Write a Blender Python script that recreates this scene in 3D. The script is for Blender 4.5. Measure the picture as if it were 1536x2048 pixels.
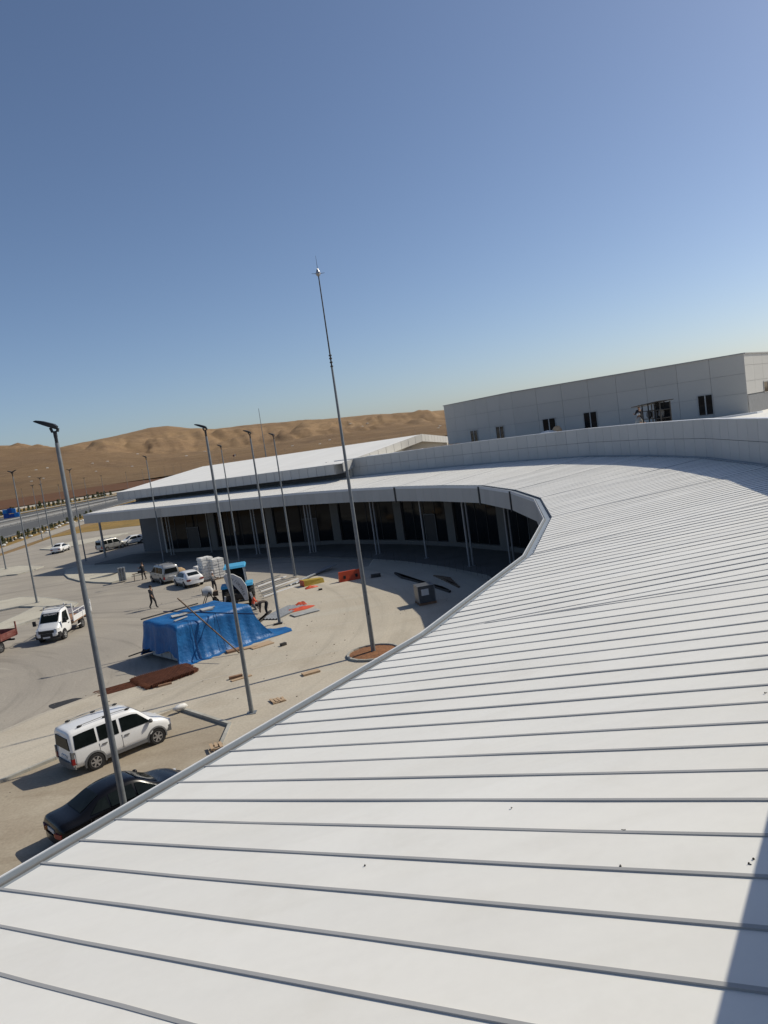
import bpy, bmesh, math, random
from mathutils import Vector, Matrix, noise
random.seed(7)
R = math.radians
for o in list(bpy.data.objects): bpy.data.objects.remove(o)
SC = bpy.context.scene
COL = SC.collection

# ------------------------------------------------------------------ camera
F_PX, CAM_H, ROLL = 1500.0, 11.5, R(8.1)
HOR = (672.0, 884.0)                         # a point of the horizon line, photo pixels
TV = (math.cos(ROLL), -math.sin(ROLL)); NV = (math.sin(ROLL), math.cos(ROLL))
PITCH = math.atan2((768-HOR[0])*NV[0] + (1024-HOR[1])*NV[1], F_PX)
cam_d = bpy.data.cameras.new('camera'); cam = bpy.data.objects.new('camera', cam_d); COL.objects.link(cam)
cam_d.sensor_fit = 'HORIZONTAL'; cam_d.sensor_width = 36.0; cam_d.lens = 36.0*F_PX/1536.0
cam_d.clip_start = 0.1; cam_d.clip_end = 20000
_R = Vector((1,0,0)); _D = Vector((0,-math.sin(PITCH),-math.cos(PITCH))); _F = Vector((0,math.cos(PITCH),-math.sin(PITCH)))
_cx = _R*math.cos(ROLL)+_D*math.sin(ROLL); _cy = _R*math.sin(ROLL)-_D*math.cos(ROLL); _cz = -_F
M = Matrix((_cx,_cy,_cz)).transposed().to_4x4(); M.translation = (0,0,CAM_H); cam.matrix_world = M
SC.camera = cam
SC.render.resolution_x = 768; SC.render.resolution_y = 1024

# ------------------------------------------------------------------ light
SUN_AZ, SUN_EL = R(21), R(42)                # azimuth from +X towards +Y
w = bpy.data.worlds.new('World'); SC.world = w; w.use_nodes = True
nt = w.node_tree; nt.nodes.clear()
sky = nt.nodes.new('ShaderNodeTexSky'); sky.sky_type = 'NISHITA'; sky.sun_disc = False
sky.sun_elevation = SUN_EL; sky.sun_rotation = math.pi/2-SUN_AZ
sky.altitude = 900; sky.air_density = 0.85; sky.dust_density = 2.1; sky.ozone_density = 3.2
bg = nt.nodes.new('ShaderNodeBackground'); bg.inputs[1].default_value = 0.106
out = nt.nodes.new('ShaderNodeOutputWorld')
tint = nt.nodes.new('ShaderNodeMix'); tint.data_type = 'RGBA'; tint.blend_type = 'MULTIPLY'; tint.inputs['Factor'].default_value = 1.0; tint.inputs['B'].default_value = (1.04,1.02,1.01,1)
nt.links.new(sky.outputs[0], tint.inputs['A']); nt.links.new(tint.outputs['Result'], bg.inputs[0]); nt.links.new(bg.outputs[0], out.inputs[0])
sd = bpy.data.lights.new('sun','SUN'); sd.energy = 4.2; sd.angle = R(0.53); sd.color = (1.0,0.93,0.79)
so = bpy.data.objects.new('sun', sd); COL.objects.link(so)
SUNV = Vector((math.cos(SUN_EL)*math.cos(SUN_AZ), math.cos(SUN_EL)*math.sin(SUN_AZ), math.sin(SUN_EL)))
so.rotation_euler = SUNV.to_track_quat('Z','Y').to_euler(); so.location = (60,40,80)
SC.view_settings.view_transform = 'Standard'; SC.view_settings.look = 'None'
SC.view_settings.exposure = -0.04; SC.view_settings.gamma = 1.0; SC.view_settings.use_curve_mapping = False
SC.render.engine = 'CYCLES'

# ------------------------------------------------------------------ photo pixel -> place
def ray(x, y):
    qx, qy = x-768, y-1024
    u = qx*TV[0]+qy*TV[1]; v = qx*NV[0]+qy*NV[1]
    return Vector((u, F_PX*math.cos(PITCH)-v*math.sin(PITCH), -F_PX*math.sin(PITCH)-v*math.cos(PITCH)))
def at(x, y, z=0.0):
    d = ray(x, y); s = (z-CAM_H)/d.z
    return Vector((d.x*s, d.y*s, z))
def on_plane(P0, P1, px):
    """point seen at px on the vertical plane through plan points P0, P1"""
    d = ray(*px); ux, uy = P1[0]-P0[0], P1[1]-P0[1]
    det = d.x*(-uy)+ux*d.y
    t = (P0[0]*(-uy)+ux*P0[1])/det
    return Vector((d.x*t, d.y*t, CAM_H+d.z*t))
def elev(x, y):
    d = ray(x, y); return math.atan2(d.x, d.y), d.z/math.hypot(d.x, d.y)

# ------------------------------------------------------------------ materials
MATS = {}
def mat(name, col, rough=0.7, metal=0.0, var=0.12, scale=3.0, spec=0.4, bump=0.0, bscale=None, rnd=0.0, col2=None, stretch=None, detail=6, coat=0.0, obj=False):
    if name in MATS: return MATS[name]
    m = bpy.data.materials.new(name); m.use_nodes = True; n = m.node_tree.nodes; l = m.node_tree.links
    b = n['Principled BSDF']; b.inputs['Roughness'].default_value = rough; b.inputs['Metallic'].default_value = metal
    b.inputs['Specular IOR Level'].default_value = spec; b.inputs['Coat Weight'].default_value = coat
    geo = n.new('ShaderNodeTexCoord'); mp = n.new('ShaderNodeMapping')
    if obj: l.new(geo.outputs['Object'], mp.inputs[0])
    else:
        g2 = n.new('ShaderNodeNewGeometry'); l.new(g2.outputs['Position'], mp.inputs[0])
    if stretch: mp.inputs['Scale'].default_value = stretch[:3]; mp.inputs['Rotation'].default_value = (0,0,stretch[3] if len(stretch)>3 else 0)
    tx = n.new('ShaderNodeTexNoise'); tx.inputs['Scale'].default_value = scale; tx.inputs['Detail'].default_value = detail; tx.inputs['Roughness'].default_value = 0.62
    l.new(mp.outputs[0], tx.inputs['Vector'])
    ramp = n.new('ShaderNodeMapRange'); ramp.inputs[1].default_value = 0.3; ramp.inputs[2].default_value = 0.7
    l.new(tx.outputs[0], ramp.inputs[0])
    mx = n.new('ShaderNodeMix'); mx.data_type = 'RGBA'
    c1 = [c*(1-var) for c in col]; c2 = list(col2) if col2 else [min(1,c*(1+var)) for c in col]
    mx.inputs['A'].default_value = (*c1,1); mx.inputs['B'].default_value = (*c2,1)
    l.new(ramp.outputs[0], mx.inputs['Factor']); last = mx.outputs['Result']
    if rnd:
        oi = n.new('ShaderNodeObjectInfo'); mr = n.new('ShaderNodeMapRange'); mr.inputs[3].default_value = 1-rnd; mr.inputs[4].default_value = 1+rnd
        l.new(oi.outputs['Random'], mr.inputs[0]); hv = n.new('ShaderNodeHueSaturation'); l.new(mr.outputs[0], hv.inputs['Value']); l.new(last, hv.inputs['Color']); last = hv.outputs[0]
    l.new(last, b.inputs['Base Color'])
    if bump:
        t2 = n.new('ShaderNodeTexNoise'); t2.inputs['Scale'].default_value = bscale or scale*6; t2.inputs['Detail'].default_value = 5
        l.new(mp.outputs[0], t2.inputs['Vector'])
        bp = n.new('ShaderNodeBump'); bp.inputs['Strength'].default_value = 1; bp.inputs['Distance'].default_value = bump; l.new(t2.outputs[0], bp.inputs['Height']); l.new(bp.outputs[0], b.inputs['Normal'])
    MATS[name] = m; return m

def ground_mat(name, base, patch, stain, s1, s2, streak_rot=0.0, streak=(1,1,1), rough=0.9, streak_col=None, streak_amt=0.5, bump=0.004, fine_=(.86,1.12), arcs=None):
    """concrete / asphalt with broad patches, streaks, fine grain"""
    m = bpy.data.materials.new(name); m.use_nodes = True; n = m.node_tree.nodes; l = m.node_tree.links
    b = n['Principled BSDF']; b.inputs['Roughness'].default_value = rough; b.inputs['Specular IOR Level'].default_value = 0.25
    g = n.new('ShaderNodeNewGeometry')
    def nz(scale, detail=5, rot=0, st=(1,1,1), off=0):
        mp = n.new('ShaderNodeMapping'); mp.inputs['Scale'].default_value = st; mp.inputs['Rotation'].default_value = (0,0,rot); mp.inputs['Location'].default_value = (off,off*1.7,0)
        l.new(g.outputs['Position'], mp.inputs[0])
        t = n.new('ShaderNodeTexNoise'); t.inputs['Scale'].default_value = scale; t.inputs['Detail'].default_value = detail; t.inputs['Roughness'].default_value = 0.6
        l.new(mp.outputs[0], t.inputs['Vector']); return t.outputs[0]
    def rng(s, a, bb, c=0, d=1):
        r = n.new('ShaderNodeMapRange'); r.interpolation_type = 'SMOOTHSTEP'
        for i, v in enumerate((a,bb,c,d)): r.inputs[i+1].default_value = v
        l.new(s, r.inputs[0]); return r.outputs[0]
    def mix(f, a, bcol, mode='MIX'):
        x = n.new('ShaderNodeMix'); x.data_type = 'RGBA'; x.blend_type = mode
        l.new(f, x.inputs['Factor'])
        if isinstance(a, tuple): x.inputs['A'].default_value = (*a,1)
        else: l.new(a, x.inputs['A'])
        if isinstance(bcol, tuple): x.inputs['B'].default_value = (*bcol,1)
        else: l.new(bcol, x.inputs['B'])
        return x.outputs['Result']
    c = mix(rng(nz(s1), .35, .68), base, patch)
    c = mix(rng(nz(s2, 7, off=31), .5, .78, 0, .55), c, stain)
    if streak_col: c = mix(rng(nz(.5, 5, streak_rot, streak, 11), .5, .72, 0, streak_amt), c, streak_col)
    if arcs:
        sb = n.new('ShaderNodeVectorMath'); sb.operation = 'SUBTRACT'; sb.inputs[1].default_value = (*arcs,0); l.new(g.outputs['Position'], sb.inputs[0])
        sp = n.new('ShaderNodeSeparateXYZ'); l.new(sb.outputs[0], sp.inputs[0]); ln = n.new('ShaderNodeVectorMath'); ln.operation = 'LENGTH'; l.new(sb.outputs[0], ln.inputs[0])
        an = n.new('ShaderNodeMath'); an.operation = 'ARCTAN2'; l.new(sp.outputs[1], an.inputs[0]); l.new(sp.outputs[0], an.inputs[1])
        cb = n.new('ShaderNodeCombineXYZ'); l.new(ln.outputs['Value'], cb.inputs[0]); l.new(an.outputs[0], cb.inputs[1])
        mp2 = n.new('ShaderNodeMapping'); mp2.inputs['Scale'].default_value = (.9,1.3,1); l.new(cb.outputs[0], mp2.inputs[0])
        t3 = n.new('ShaderNodeTexNoise'); t3.inputs['Scale'].default_value = 1.0; t3.inputs['Detail'].default_value = 6; t3.inputs['Roughness'].default_value = .65; l.new(mp2.outputs[0], t3.inputs['Vector'])
        c = mix(rng(t3.outputs[0], .50, .70, 0, .65), c, tuple(q*.72 for q in patch)); c = mix(rng(t3.outputs[0], .30, .44, .6, 0), c, tuple(min(1,q*1.18) for q in base))
    fine = nz(9, 6, off=5); mul = n.new('ShaderNodeHueSaturation'); l.new(rng(fine, .2, .8, *fine_), mul.inputs['Value']); l.new(c, mul.inputs['Color'])
    l.new(mul.outputs[0], b.inputs['Base Color'])
    bp = n.new('ShaderNodeBump'); bp.inputs['Strength'].default_value = 1; bp.inputs['Distance'].default_value = bump; l.new(nz(25, 4), bp.inputs['Height']); l.new(bp.outputs[0], b.inputs['Normal'])
    MATS[name] = m; return m

PIERM = mat('shaded_pier_panel', (.13,.126,.118), .6, var=.06)  # same panel as the fascia, colour darkened for the shade under the canopy
WHITE_ROOF = mat('white_roof_sheet', (.77,.752,.70), .5, var=.03, scale=.9, spec=.35, rnd=.012, stretch=(1,1,1))
def roof_mat():
    m = ground_mat('white_roof_sheet_dusty', (.80,.784,.73), (.775,.756,.70), (.70,.675,.61), .35, .9, R(35), (.12,2.6,1), .5, (.745,.725,.665), .7, bump=.0003, fine_=(.985,1.012))
    n = m.node_tree.nodes; l = m.node_tree.links; b = n['Principled BSDF']; b.inputs['Specular IOR Level'].default_value = .4
    g = n.new('ShaderNodeNewGeometry'); mp = n.new('ShaderNodeMapping'); mp.inputs['Rotation'].default_value = (0,0,R(35)); mp.inputs['Scale'].default_value = (.28,1.5,1); l.new(g.outputs['Position'], mp.inputs[0])
    t = n.new('ShaderNodeTexNoise'); t.inputs['Scale'].default_value = 1.1; t.inputs['Detail'].default_value = 2; l.new(mp.outputs[0], t.inputs['Vector'])
    bp = n.new('ShaderNodeBump'); bp.inputs['Strength'].default_value = 1; bp.inputs['Distance'].default_value = .028; l.new(t.outputs[0], bp.inputs['Height'])
    old = [x for x in n if x.type == 'BUMP' and x is not bp][0]; l.new(bp.outputs[0], old.inputs['Normal'])
    oi = n.new('ShaderNodeObjectInfo'); mr = n.new('ShaderNodeMapRange'); mr.inputs[3].default_value = .975; mr.inputs[4].default_value = 1.02; l.new(oi.outputs['Random'], mr.inputs[0])
    hv = [x for x in n if x.type == 'HUE_SAT'][0]; h2 = n.new('ShaderNodeHueSaturation'); l.new(hv.outputs[0], h2.inputs['Color']); l.new(mr.outputs[0], h2.inputs['Value']); l.new(h2.outputs[0], b.inputs['Base Color'])
    rr = n.new('ShaderNodeMapRange'); rr.inputs[3].default_value = .38; rr.inputs[4].default_value = .62; l.new(t.outputs[0], rr.inputs[0]); l.new(rr.outputs[0], b.inputs['Roughness'])
    return m
WHITE_ROOF = roof_mat()
RIB_M = mat('rib_shade_grey', (.36,.358,.35), .5, var=.04, scale=1.5, rnd=.02)  # grey colour stands in for the shaded side faces of the ribs
GUTTER = mat('galvanised_gutter', (.27,.305,.34), .45, .15, var=.07, scale=2.5)
LIP = mat('white_lip', (.68,.69,.70), .4, var=.04)
DARKGAP = mat('dark_gap', (.05,.05,.055), .8)
FASCIA = mat('grey_composite_panel', (.45,.438,.412), .5, var=.03, scale=.6, rnd=.05)
PANELW = mat('grey_wall_panel', (.47,.465,.445), .5, var=.03, scale=.5, rnd=.035)
PANELB = mat('block_wall_panel', (.40,.392,.368), .55, var=.03, scale=.4, rnd=.025)
JOINT = mat('panel_joint', (.15,.15,.15), .8)
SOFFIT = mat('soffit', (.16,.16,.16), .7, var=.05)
GLASS = mat('dark_facade_glass', (.010,.012,.014), .05, var=.2, scale=.7, spec=.14, bump=.008, bscale=.45)
FRAME = mat('dark_frame', (.03,.03,.032), .5)
CARGLASS = mat('vehicle_glass', (.008,.011,.011), .07, spec=.12, var=.3, obj=True)
STEEL = mat('galvanised_steel', (.20,.215,.225), .5, .3, var=.16, scale=6, bump=.0008)
STEELP = mat('grey_painted_steel', (.30,.30,.295), .5, .1, var=.08)
BLACK = mat('black_plastic', (.02,.02,.022), .5, var=.2)
RUBBER = mat('rubber', (.018,.018,.018), .85, var=.3)
WHITEP = mat('white_car_paint', (.74,.74,.73), .3, var=.02, spec=.5, coat=.5, obj=True)
SILVER = mat('silver_car_paint', (.36,.355,.34), .35, .4, var=.03, spec=.5, coat=.4, obj=True)
BLACKP = mat('black_car_paint', (.004,.004,.005), .25, var=.1, spec=.25, coat=.1, obj=True)
GREYC = mat('grey_cladding', (.13,.13,.13), .65, var=.12)
ALLOY = mat('alloy_rim', (.42,.42,.43), .35, .7)
REDL = mat('red_lens', (.20,.008,.010), .2)
AMBL = mat('amber_lens', (.55,.25,.10), .25)
CLRL = mat('clear_lens', (.6,.6,.6), .15)
PLATE = mat('plate', (.6,.6,.6), .5, var=.05)
TARP = mat('blue_tarp', (.007,.095,.29), .45, var=.2, scale=1.1, spec=.35, bump=.03, bscale=6.0, col2=(.014,.14,.37))
BLUEP = mat('blue_cab_paint', (.07,.34,.56), .45, var=.08)
DKBLUE = mat('dark_blue_paint', (.015,.03,.09), .45)
BOOM = mat('white_grey_boom', (.50,.50,.49), .5, var=.1, scale=4)
DIRTM = mat('dirty_dark_metal', (.05,.045,.04), .7, var=.3)
BROWN = mat('muddy_metal', (.16,.11,.07), .8, var=.3)
RUST = mat('rusty_rebar', (.13,.045,.022), .9, var=.4, scale=5)
WOOD = mat('pale_wood', (.42,.30,.19), .8, var=.18, scale=4, stretch=(1,8,1))
WOODB = mat('brown_wood', (.26,.15,.09), .8, var=.2, scale=4)
ORANGE = mat('orange_plastic', (.55,.075,.025), .5, var=.15)
YELLOW = mat('yellow_wrap', (.36,.26,.04), .6, var=.2)
REDP = mat('red_truck_paint', (.20,.030,.022), .6, var=.35, scale=2.5, col2=(.24,.11,.09))
BAG = mat('white_sack', (.68,.67,.64), .7, var=.06, scale=5, bump=.02, bscale=4)
INK = mat('black_print', (.03,.03,.03), .6)
GALV = mat('corrugated_zinc', (.26,.27,.275), .45, .4, var=.2)
INSUL = mat('grey_sandwich_panel', (.40,.41,.41), .6, var=.05)
SKIN = mat('skin', (.30,.17,.11), .6)
DKCLOTH = mat('dark_cloth', (.022,.022,.026), .9)
GRCLOTH = mat('grey_cloth', (.16,.16,.16), .9)
BRCLOTH = mat('brown_cloth', (.09,.07,.055), .9)
ORCLOTH = mat('orange_cloth', (.6,.10,.05), .8)
LTCLOTH = mat('light_cloth', (.42,.41,.38), .9)
HAIR = mat('dark_hair', (.015,.012,.01), .8)
HELM = mat('white_helmet', (.7,.68,.66), .4)
SOIL = mat('red_planter_soil', (.22,.10,.045), .95, var=.3, scale=5, bump=.03, bscale=9)
KERB = mat('kerb_stone', (.36,.35,.31), .85, var=.12, scale=3, rnd=.12, bump=.003)
ASPH = mat('highway_asphalt', (.085,.085,.082), .85, var=.15, scale=.4)
LEAF = mat('shrub_leaf', (.085,.095,.045), .8, var=.35, scale=3)
BARK = mat('bark', (.12,.08,.05), .9)
STONE = mat('white_stone', (.6,.58,.53), .9)
BLUEB = mat('blue_crate_plastic', (.02,.20,.55), .5, var=.1)
BLUEB2 = mat('dark_blue_crate_plastic', (.012,.07,.32), .5, var=.1)

LOT = ground_mat('lot_surface', (.355,.32,.268), (.285,.258,.219), (.43,.385,.31), .05, .16, R(30), (.25,1.4,1), .92, (.30,.275,.235), .45, arcs=(-34,38))
APRON_M = ground_mat('apron_concrete', (.42,.373,.297), (.48,.432,.35), (.32,.268,.20), .11, .3, R(-28), (.12,1.3,1), .9, (.46,.43,.36), .55, arcs=(-33,48))
BAYM = ground_mat('bay_dirt', (.36,.31,.235), (.30,.25,.185), (.45,.40,.315), .22, .5, R(-35), (.3,1.5,1), .93, (.20,.155,.105), .5)
PAVE = ground_mat('paving_concrete', (.47,.44,.36), (.42,.39,.32), (.31,.28,.22), .12, .4, 0, (1,1,1), .9)
DRY = ground_mat('dry_earth', (.27,.18,.075), (.22,.14,.065), (.16,.10,.055), .03, .1, 0, (1,1,1), .95)
GRASSM = ground_mat('dry_grass', (.28,.175,.05), (.20,.135,.042), (.12,.095,.04), .15, .6, 0, (1,1,1), .95, bump=.03)
FIELD = ground_mat('ploughed_field', (.118,.052,.018), (.102,.046,.017), (.135,.066,.025), .01, .05, R(20), (.1,2,1), .95, (.13,.066,.033), .4)
HILLM = ground_mat('hill_grass', (.30,.195,.10), (.24,.152,.08), (.15,.098,.058), .0045, .012, R(15), (.015,.05,1), .95, (.37,.255,.14), .6, bump=2.5)

# ------------------------------------------------------------------ mesh helpers
class MB:
    def __init__(s): s.v = []; s.f = []; s.m = []
    def poly(s, pts, mi=0):
        i = len(s.v); s.v += [Vector(p) for p in pts]; s.f.append(tuple(range(i, i+len(pts)))); s.m.append(mi); return s
    def hexa(s, p, mi=0):          # p: 4 bottom, 4 top (ccw from above)
        i = len(s.v); s.v += [Vector(q) for q in p]
        for f in ((3,2,1,0),(4,5,6,7),(0,1,5,4),(1,2,6,5),(2,3,7,6),(3,0,4,7)): s.f.append(tuple(i+k for k in f)); s.m.append(mi)
        return s
    def box(s, c, d, rz=0.0, mi=0, rx=0.0, ry=0.0):
        c = Vector(c); h = Vector(d)/2
        mm = Matrix.Rotation(rz,3,'Z') @ Matrix.Rotation(ry,3,'Y') @ Matrix.Rotation(rx,3,'X')
        q = [(-1,-1,-1),(1,-1,-1),(1,1,-1),(-1,1,-1),(-1,-1,1),(1,-1,1),(1,1,1),(-1,1,1)]
        return s.hexa([c+mm@Vector((a*h.x,b*h.y,e*h.z)) for a,b,e in q], mi)
    def bar(s, a, b, wd, hg=None, mi=0, up=(0,0,1)):    # rectangular bar from a to b
        a = Vector(a); b = Vector(b); hg = hg or wd; d = (b-a).normalized(); u = Vector(up)
        if abs(d.dot(u)) > .98: u = Vector((1,0,0))
        x = d.cross(u).normalized()*wd/2; y = x.cross(d).normalized()*hg/2
        return s.hexa([a-x-y,b-x-y,b+x-y,a+x-y,a-x+y,b-x+y,b+x+y,a+x+y], mi)
    def ring(s, rings, mi=0, cap=True, closed=True):
        i0 = len(s.v); n = len(rings[0])
        for r in rings: s.v += [Vector(p) for p in r]
        for k in range(len(rings)-1):
            for j in range(n if closed else n-1):
                a = i0+k*n+j; b = i0+k*n+(j+1)%n; s.f.append((a,b,b+n,a+n)); s.m.append(mi)
        if cap and closed:
            s.f.append(tuple(i0+j for j in reversed(range(n)))); s.m.append(mi)
            s.f.append(tuple(i0+(len(rings)-1)*n+j for j in range(n))); s.m.append(mi)
        return s
    def cyl(s, a, b, r0, r1=None, n=10, mi=0, cap=True):
        a = Vector(a); b = Vector(b); r1 = r0 if r1 is None else r1
        d = (b-a).normalized(); u = Vector((0,0,1)) if abs(d.z) < .9 else Vector((1,0,0))
        x = d.cross(u).normalized(); y = d.cross(x).normalized()
        def rg(p, r): return [p+(x*math.cos(t)+y*math.sin(t))*r for t in [2*math.pi*k/n for k in range(n)]]
        return s.ring([rg(a,r0), rg(b,r1)], mi, cap)
    def tube(s, pts, r, n=6, mi=0):
        for a, b in zip(pts[:-1], pts[1:]): s.cyl(a, b, r, r, n, mi)
        return s
    def lathe(s, prof, axis='y', n=20, c=(0,0,0), mi=0, cap=True):   # prof: (along, radius)
        c = Vector(c); rr = []
        for h, r in prof:
            row = []
            for k in range(n):
                t = 2*math.pi*k/n; a, b = r*math.cos(t), r*math.sin(t)
                row.append(c+(Vector((a,h,b)) if axis=='y' else Vector((a,b,h)) if axis=='z' else Vector((h,a,b))))
            rr.append(row)
        return s.ring(rr, mi, cap)
    def blob(s, c, d, n=8, m=5, seed=0, j=.12, mi=0):
        rnd = random.Random(seed); c = Vector(c); rr = []
        for a in range(m+1):
            ph = math.pi*a/m; row = []
            for b in range(n):
                t = 2*math.pi*b/n; q = 1+rnd.uniform(-j,j)
                row.append(c+Vector((d[0]*math.sin(ph)*math.cos(t)*q, d[1]*math.sin(ph)*math.sin(t)*q, -d[2]*math.cos(ph)*q)))
            rr.append(row)
        return s.ring(rr, mi)
    def build(s, name, mats, parent=None, off=None, smooth=None, kind=None):
        me = bpy.data.meshes.new(name)
        vs = [v-Vector(off) for v in s.v] if off is not None else s.v
        me.from_pydata([tuple(v) for v in vs], [], s.f)
        if not isinstance(mats, (list,tuple)): mats = [mats]
        for m in mats: me.materials.append(m)
        if len(mats) > 1: me.polygons.foreach_set('material_index', s.m)
        bm = bmesh.new(); bm.from_mesh(me)
        bmesh.ops.recalc_face_normals(bm, faces=bm.faces); bm.to_mesh(me); bm.free()
        if smooth:
            me.polygons.foreach_set('use_smooth', [True]*len(me.polygons)); me.set_sharp_from_angle(angle=R(smooth))
        me.update()
        o = bpy.data.objects.new(name, me); COL.objects.link(o)
        if parent: o.parent = parent
        if kind: o['kind'] = kind
        return o
def tag(o, label, cat, group=None):
    o['label'] = label; o['category'] = cat
    if group: o['group'] = group
    return o
def thing(name, label, cat, loc=(0,0,0), rz=0.0, group=None):
    o = bpy.data.objects.new(name, None); COL.objects.link(o); o.location = loc; o.rotation_euler = (0,0,rz); o.empty_display_size = .3
    return tag(o, label, cat, group)
def linked(name, src, parent=None, loc=None, rot=None, scale=None):
    o = bpy.data.objects.new(name, src.data); COL.objects.link(o)
    if parent: o.parent = parent
    if loc is not None: o.location = loc
    if rot is not None: o.rotation_euler = rot
    if scale is not None: o.scale = scale
    return o
def copy_tree(o, parent=None):
    c = o.copy(); COL.objects.link(c); c.parent = parent
    for ch in o.children: copy_tree(ch, c)
    return c
def sheet(name, pts, z, m, kind='structure', parent=None):
    b = MB(); b.poly([(p[0],p[1],z) for p in pts]); o = b.build(name, m, parent)
    if o.data.polygons[0].normal.z < 0: o.data.flip_normals()
    if kind: o['kind'] = kind
    return o
def slab(name, pts, z0, z1, m, taper=0.0, kind='structure'):
    n = len(pts); b = MB(); cx = sum(p[0] for p in pts)/n; cy = sum(p[1] for p in pts)/n
    lo = [Vector((p[0],p[1],z0)) for p in pts]; hi = [Vector((p[0]+(cx-p[0])*taper, p[1]+(cy-p[1])*taper, z1)) for p in pts]
    b.ring([lo, hi]); o = b.build(name, m)
    if kind: o['kind'] = kind
    return o

# ================================================================== SETTING: ground, road, hills
def disc(r, n=64): return [(r*math.cos(2*math.pi*k/n), 200+r*math.sin(2*math.pi*k/n)) for k in range(n)]
sheet('ground', disc(1500), -0.03, DRY)

# hills: a terrain grid in bearing and distance, relief from noise
SKY = [(-300,915),(-150,900),(0,893),(35,890),(110,895),(125,893),(190,881),(260,865),(300,856),(335,853),(380,857),(430,858),(520,848),(570,844),(640,839),(760,828),(887,821),(1000,812),(1250,790),(1536,765),(1900,730)]
MIDC = [(-300,925),(-150,912),(0,905),(70,901),(125,899),(190,906),(260,913),(340,914),(430,905),(520,890),(640,872),(760,858),(887,848),(1000,838),(1250,810),(1536,780),(1900,745)]
def prof(tab):
    pr = sorted(elev(*p) for p in tab)
    def f(a):
        if a <= pr[0][0]: return pr[0][1]
        for (a0,e0),(a1,e1) in zip(pr[:-1],pr[1:]):
            if a <= a1: t = (a-a0)/(a1-a0); return e0+(e1-e0)*t
        return pr[-1][1]
    return f
fsky, fmid = prof(SKY), prof(MIDC)
def sstep(a, b, x): x = max(0,min(1,(x-a)/(b-a))); return x*x*(3-2*x)
hb = MB(); NA, NR = 420, 130
rows = []
for i in range(NR+1):
    t = i/NR; r = 900*(4200/900)**t; row = []
    for j in range(NA+1):
        a = -0.72+1.44*j/NA
        e0 = -CAM_H/900
        eA, eS = fmid(a), fsky(a)
        sc = 1500.0
        e = e0+(eA-e0)*sstep(0,.50,t)**.8
        if t > .5: e = eA + (eS-eA)*sstep(.62,1.0,t) - .0022*math.exp(-((t-.58)/.05)**2)
        x, y = r*math.sin(a), r*math.cos(a)
        n1 = noise.fractal(Vector((x/330,y/330,3.1)), 1.0, 2.1, 6)
        n2 = noise.ridged_multi_fractal(Vector((x/210,y/380,9.7)), .9, 2.2, 6, 1.0, 2.0)
        damp = sstep(.04,.3,t)*(1-.8*sstep(.85,1.0,t))
        z = CAM_H+r*e + damp*(n1*18 + ((abs(noise.noise(Vector((a*34+n1*.5, t*3.2, 4.0))))-.22)*24 + abs(noise.noise(Vector((a*90+n1*.8, t*6.0, 8.0))))*9 - 2)*sstep(.50,.70,t)*(1-.75*sstep(.88,1.0,t)))*(r/2200)
        row.append((x,y,z))
    rows.append(row)
rows.append([(x*1.15,y*1.15,-60) for x,y,z in rows[-1]])
hb.ring(rows, 0, cap=False, closed=False)
ho = hb.build('hills', HILLM, smooth=60); ho['kind'] = 'structure'
if ho.data.polygons[100].normal.z < 0: ho.data.flip_normals()

def line_pts(a, b, z=0, ext0=0, ext1=0):
    A, B = at(*a, z), at(*b, z); d = (B-A).normalized(); return A-d*ext0, B+d*ext1
def strip(name, e0, e1, z, m, kind='structure', ext=160):
    a, b = line_pts(*e0, z, 60, ext); c, d = line_pts(*e1, z, 60, ext)
    return sheet(name, [a, b, d, c], z, m, kind)
strip('ploughed_field', ((0,1021),(225,985.5)), ((0,995),(225,968)), -0.010, FIELD, ext=900)
strip('verge_far', ((0,1037),(225,993.5)), ((0,1021),(225,985.5)), -0.006, GRASSM, ext=300)
strip('highway', ((0,1047),(225,999)), ((0,1036),(225,993)), 0.012, ASPH, ext=300)
strip('median', ((0,1056),(225,1003.5)), ((0,1047),(225,999)), 0.016, mat('median_gravel', (.20,.19,.17), .95, var=.25, scale=.5), ext=300)
strip('highway', ((0,1080),(225,1013.5)), ((0,1056),(225,1003.5)), 0.012, ASPH, ext=300)
strip('verge', ((0,1097),(110,1058.5)), ((0,1080),(225,1013.5)), 0.006, GRASSM)
strip('service_road', ((0,1107),(103,1071)), ((0,1097),(110,1058.5)), 0.010, LOT)
# lane lines of the highway
WLINE = mat('road_paint', (.62,.61,.57), .8, var=.15)
for nm, p, q in (('road_line',(0,1077),(225,1012)),('road_line',(0,1058),(225,1004.6)),('road_line',(0,1037.3),(225,993.8)),('road_line',(0,1046),(225,998.2))):
    a, b = line_pts(p, q, .02, 60, 200); d = (b-a).normalized(); n_ = Vector((-d.y,d.x,0))*.14
    o = sheet(nm, [a-n_, b-n_, b+n_, a+n_], .02, WLINE)

# parking lot (asphalt) sheet
lot = [at(*p) for p in ((-900,2300),(-700,1400),(-350,1180),(0,1112),(60,1092),(103,1076),(160,1066),(240,1055.5),(330,1046),(420,1040))]
lot += [Vector((40,150,0)), Vector((60,20,0)), Vector((20,-30,0))]
sheet('parking_lot', [(p.x,p.y) for p in lot], 0.0, LOT)
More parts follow.
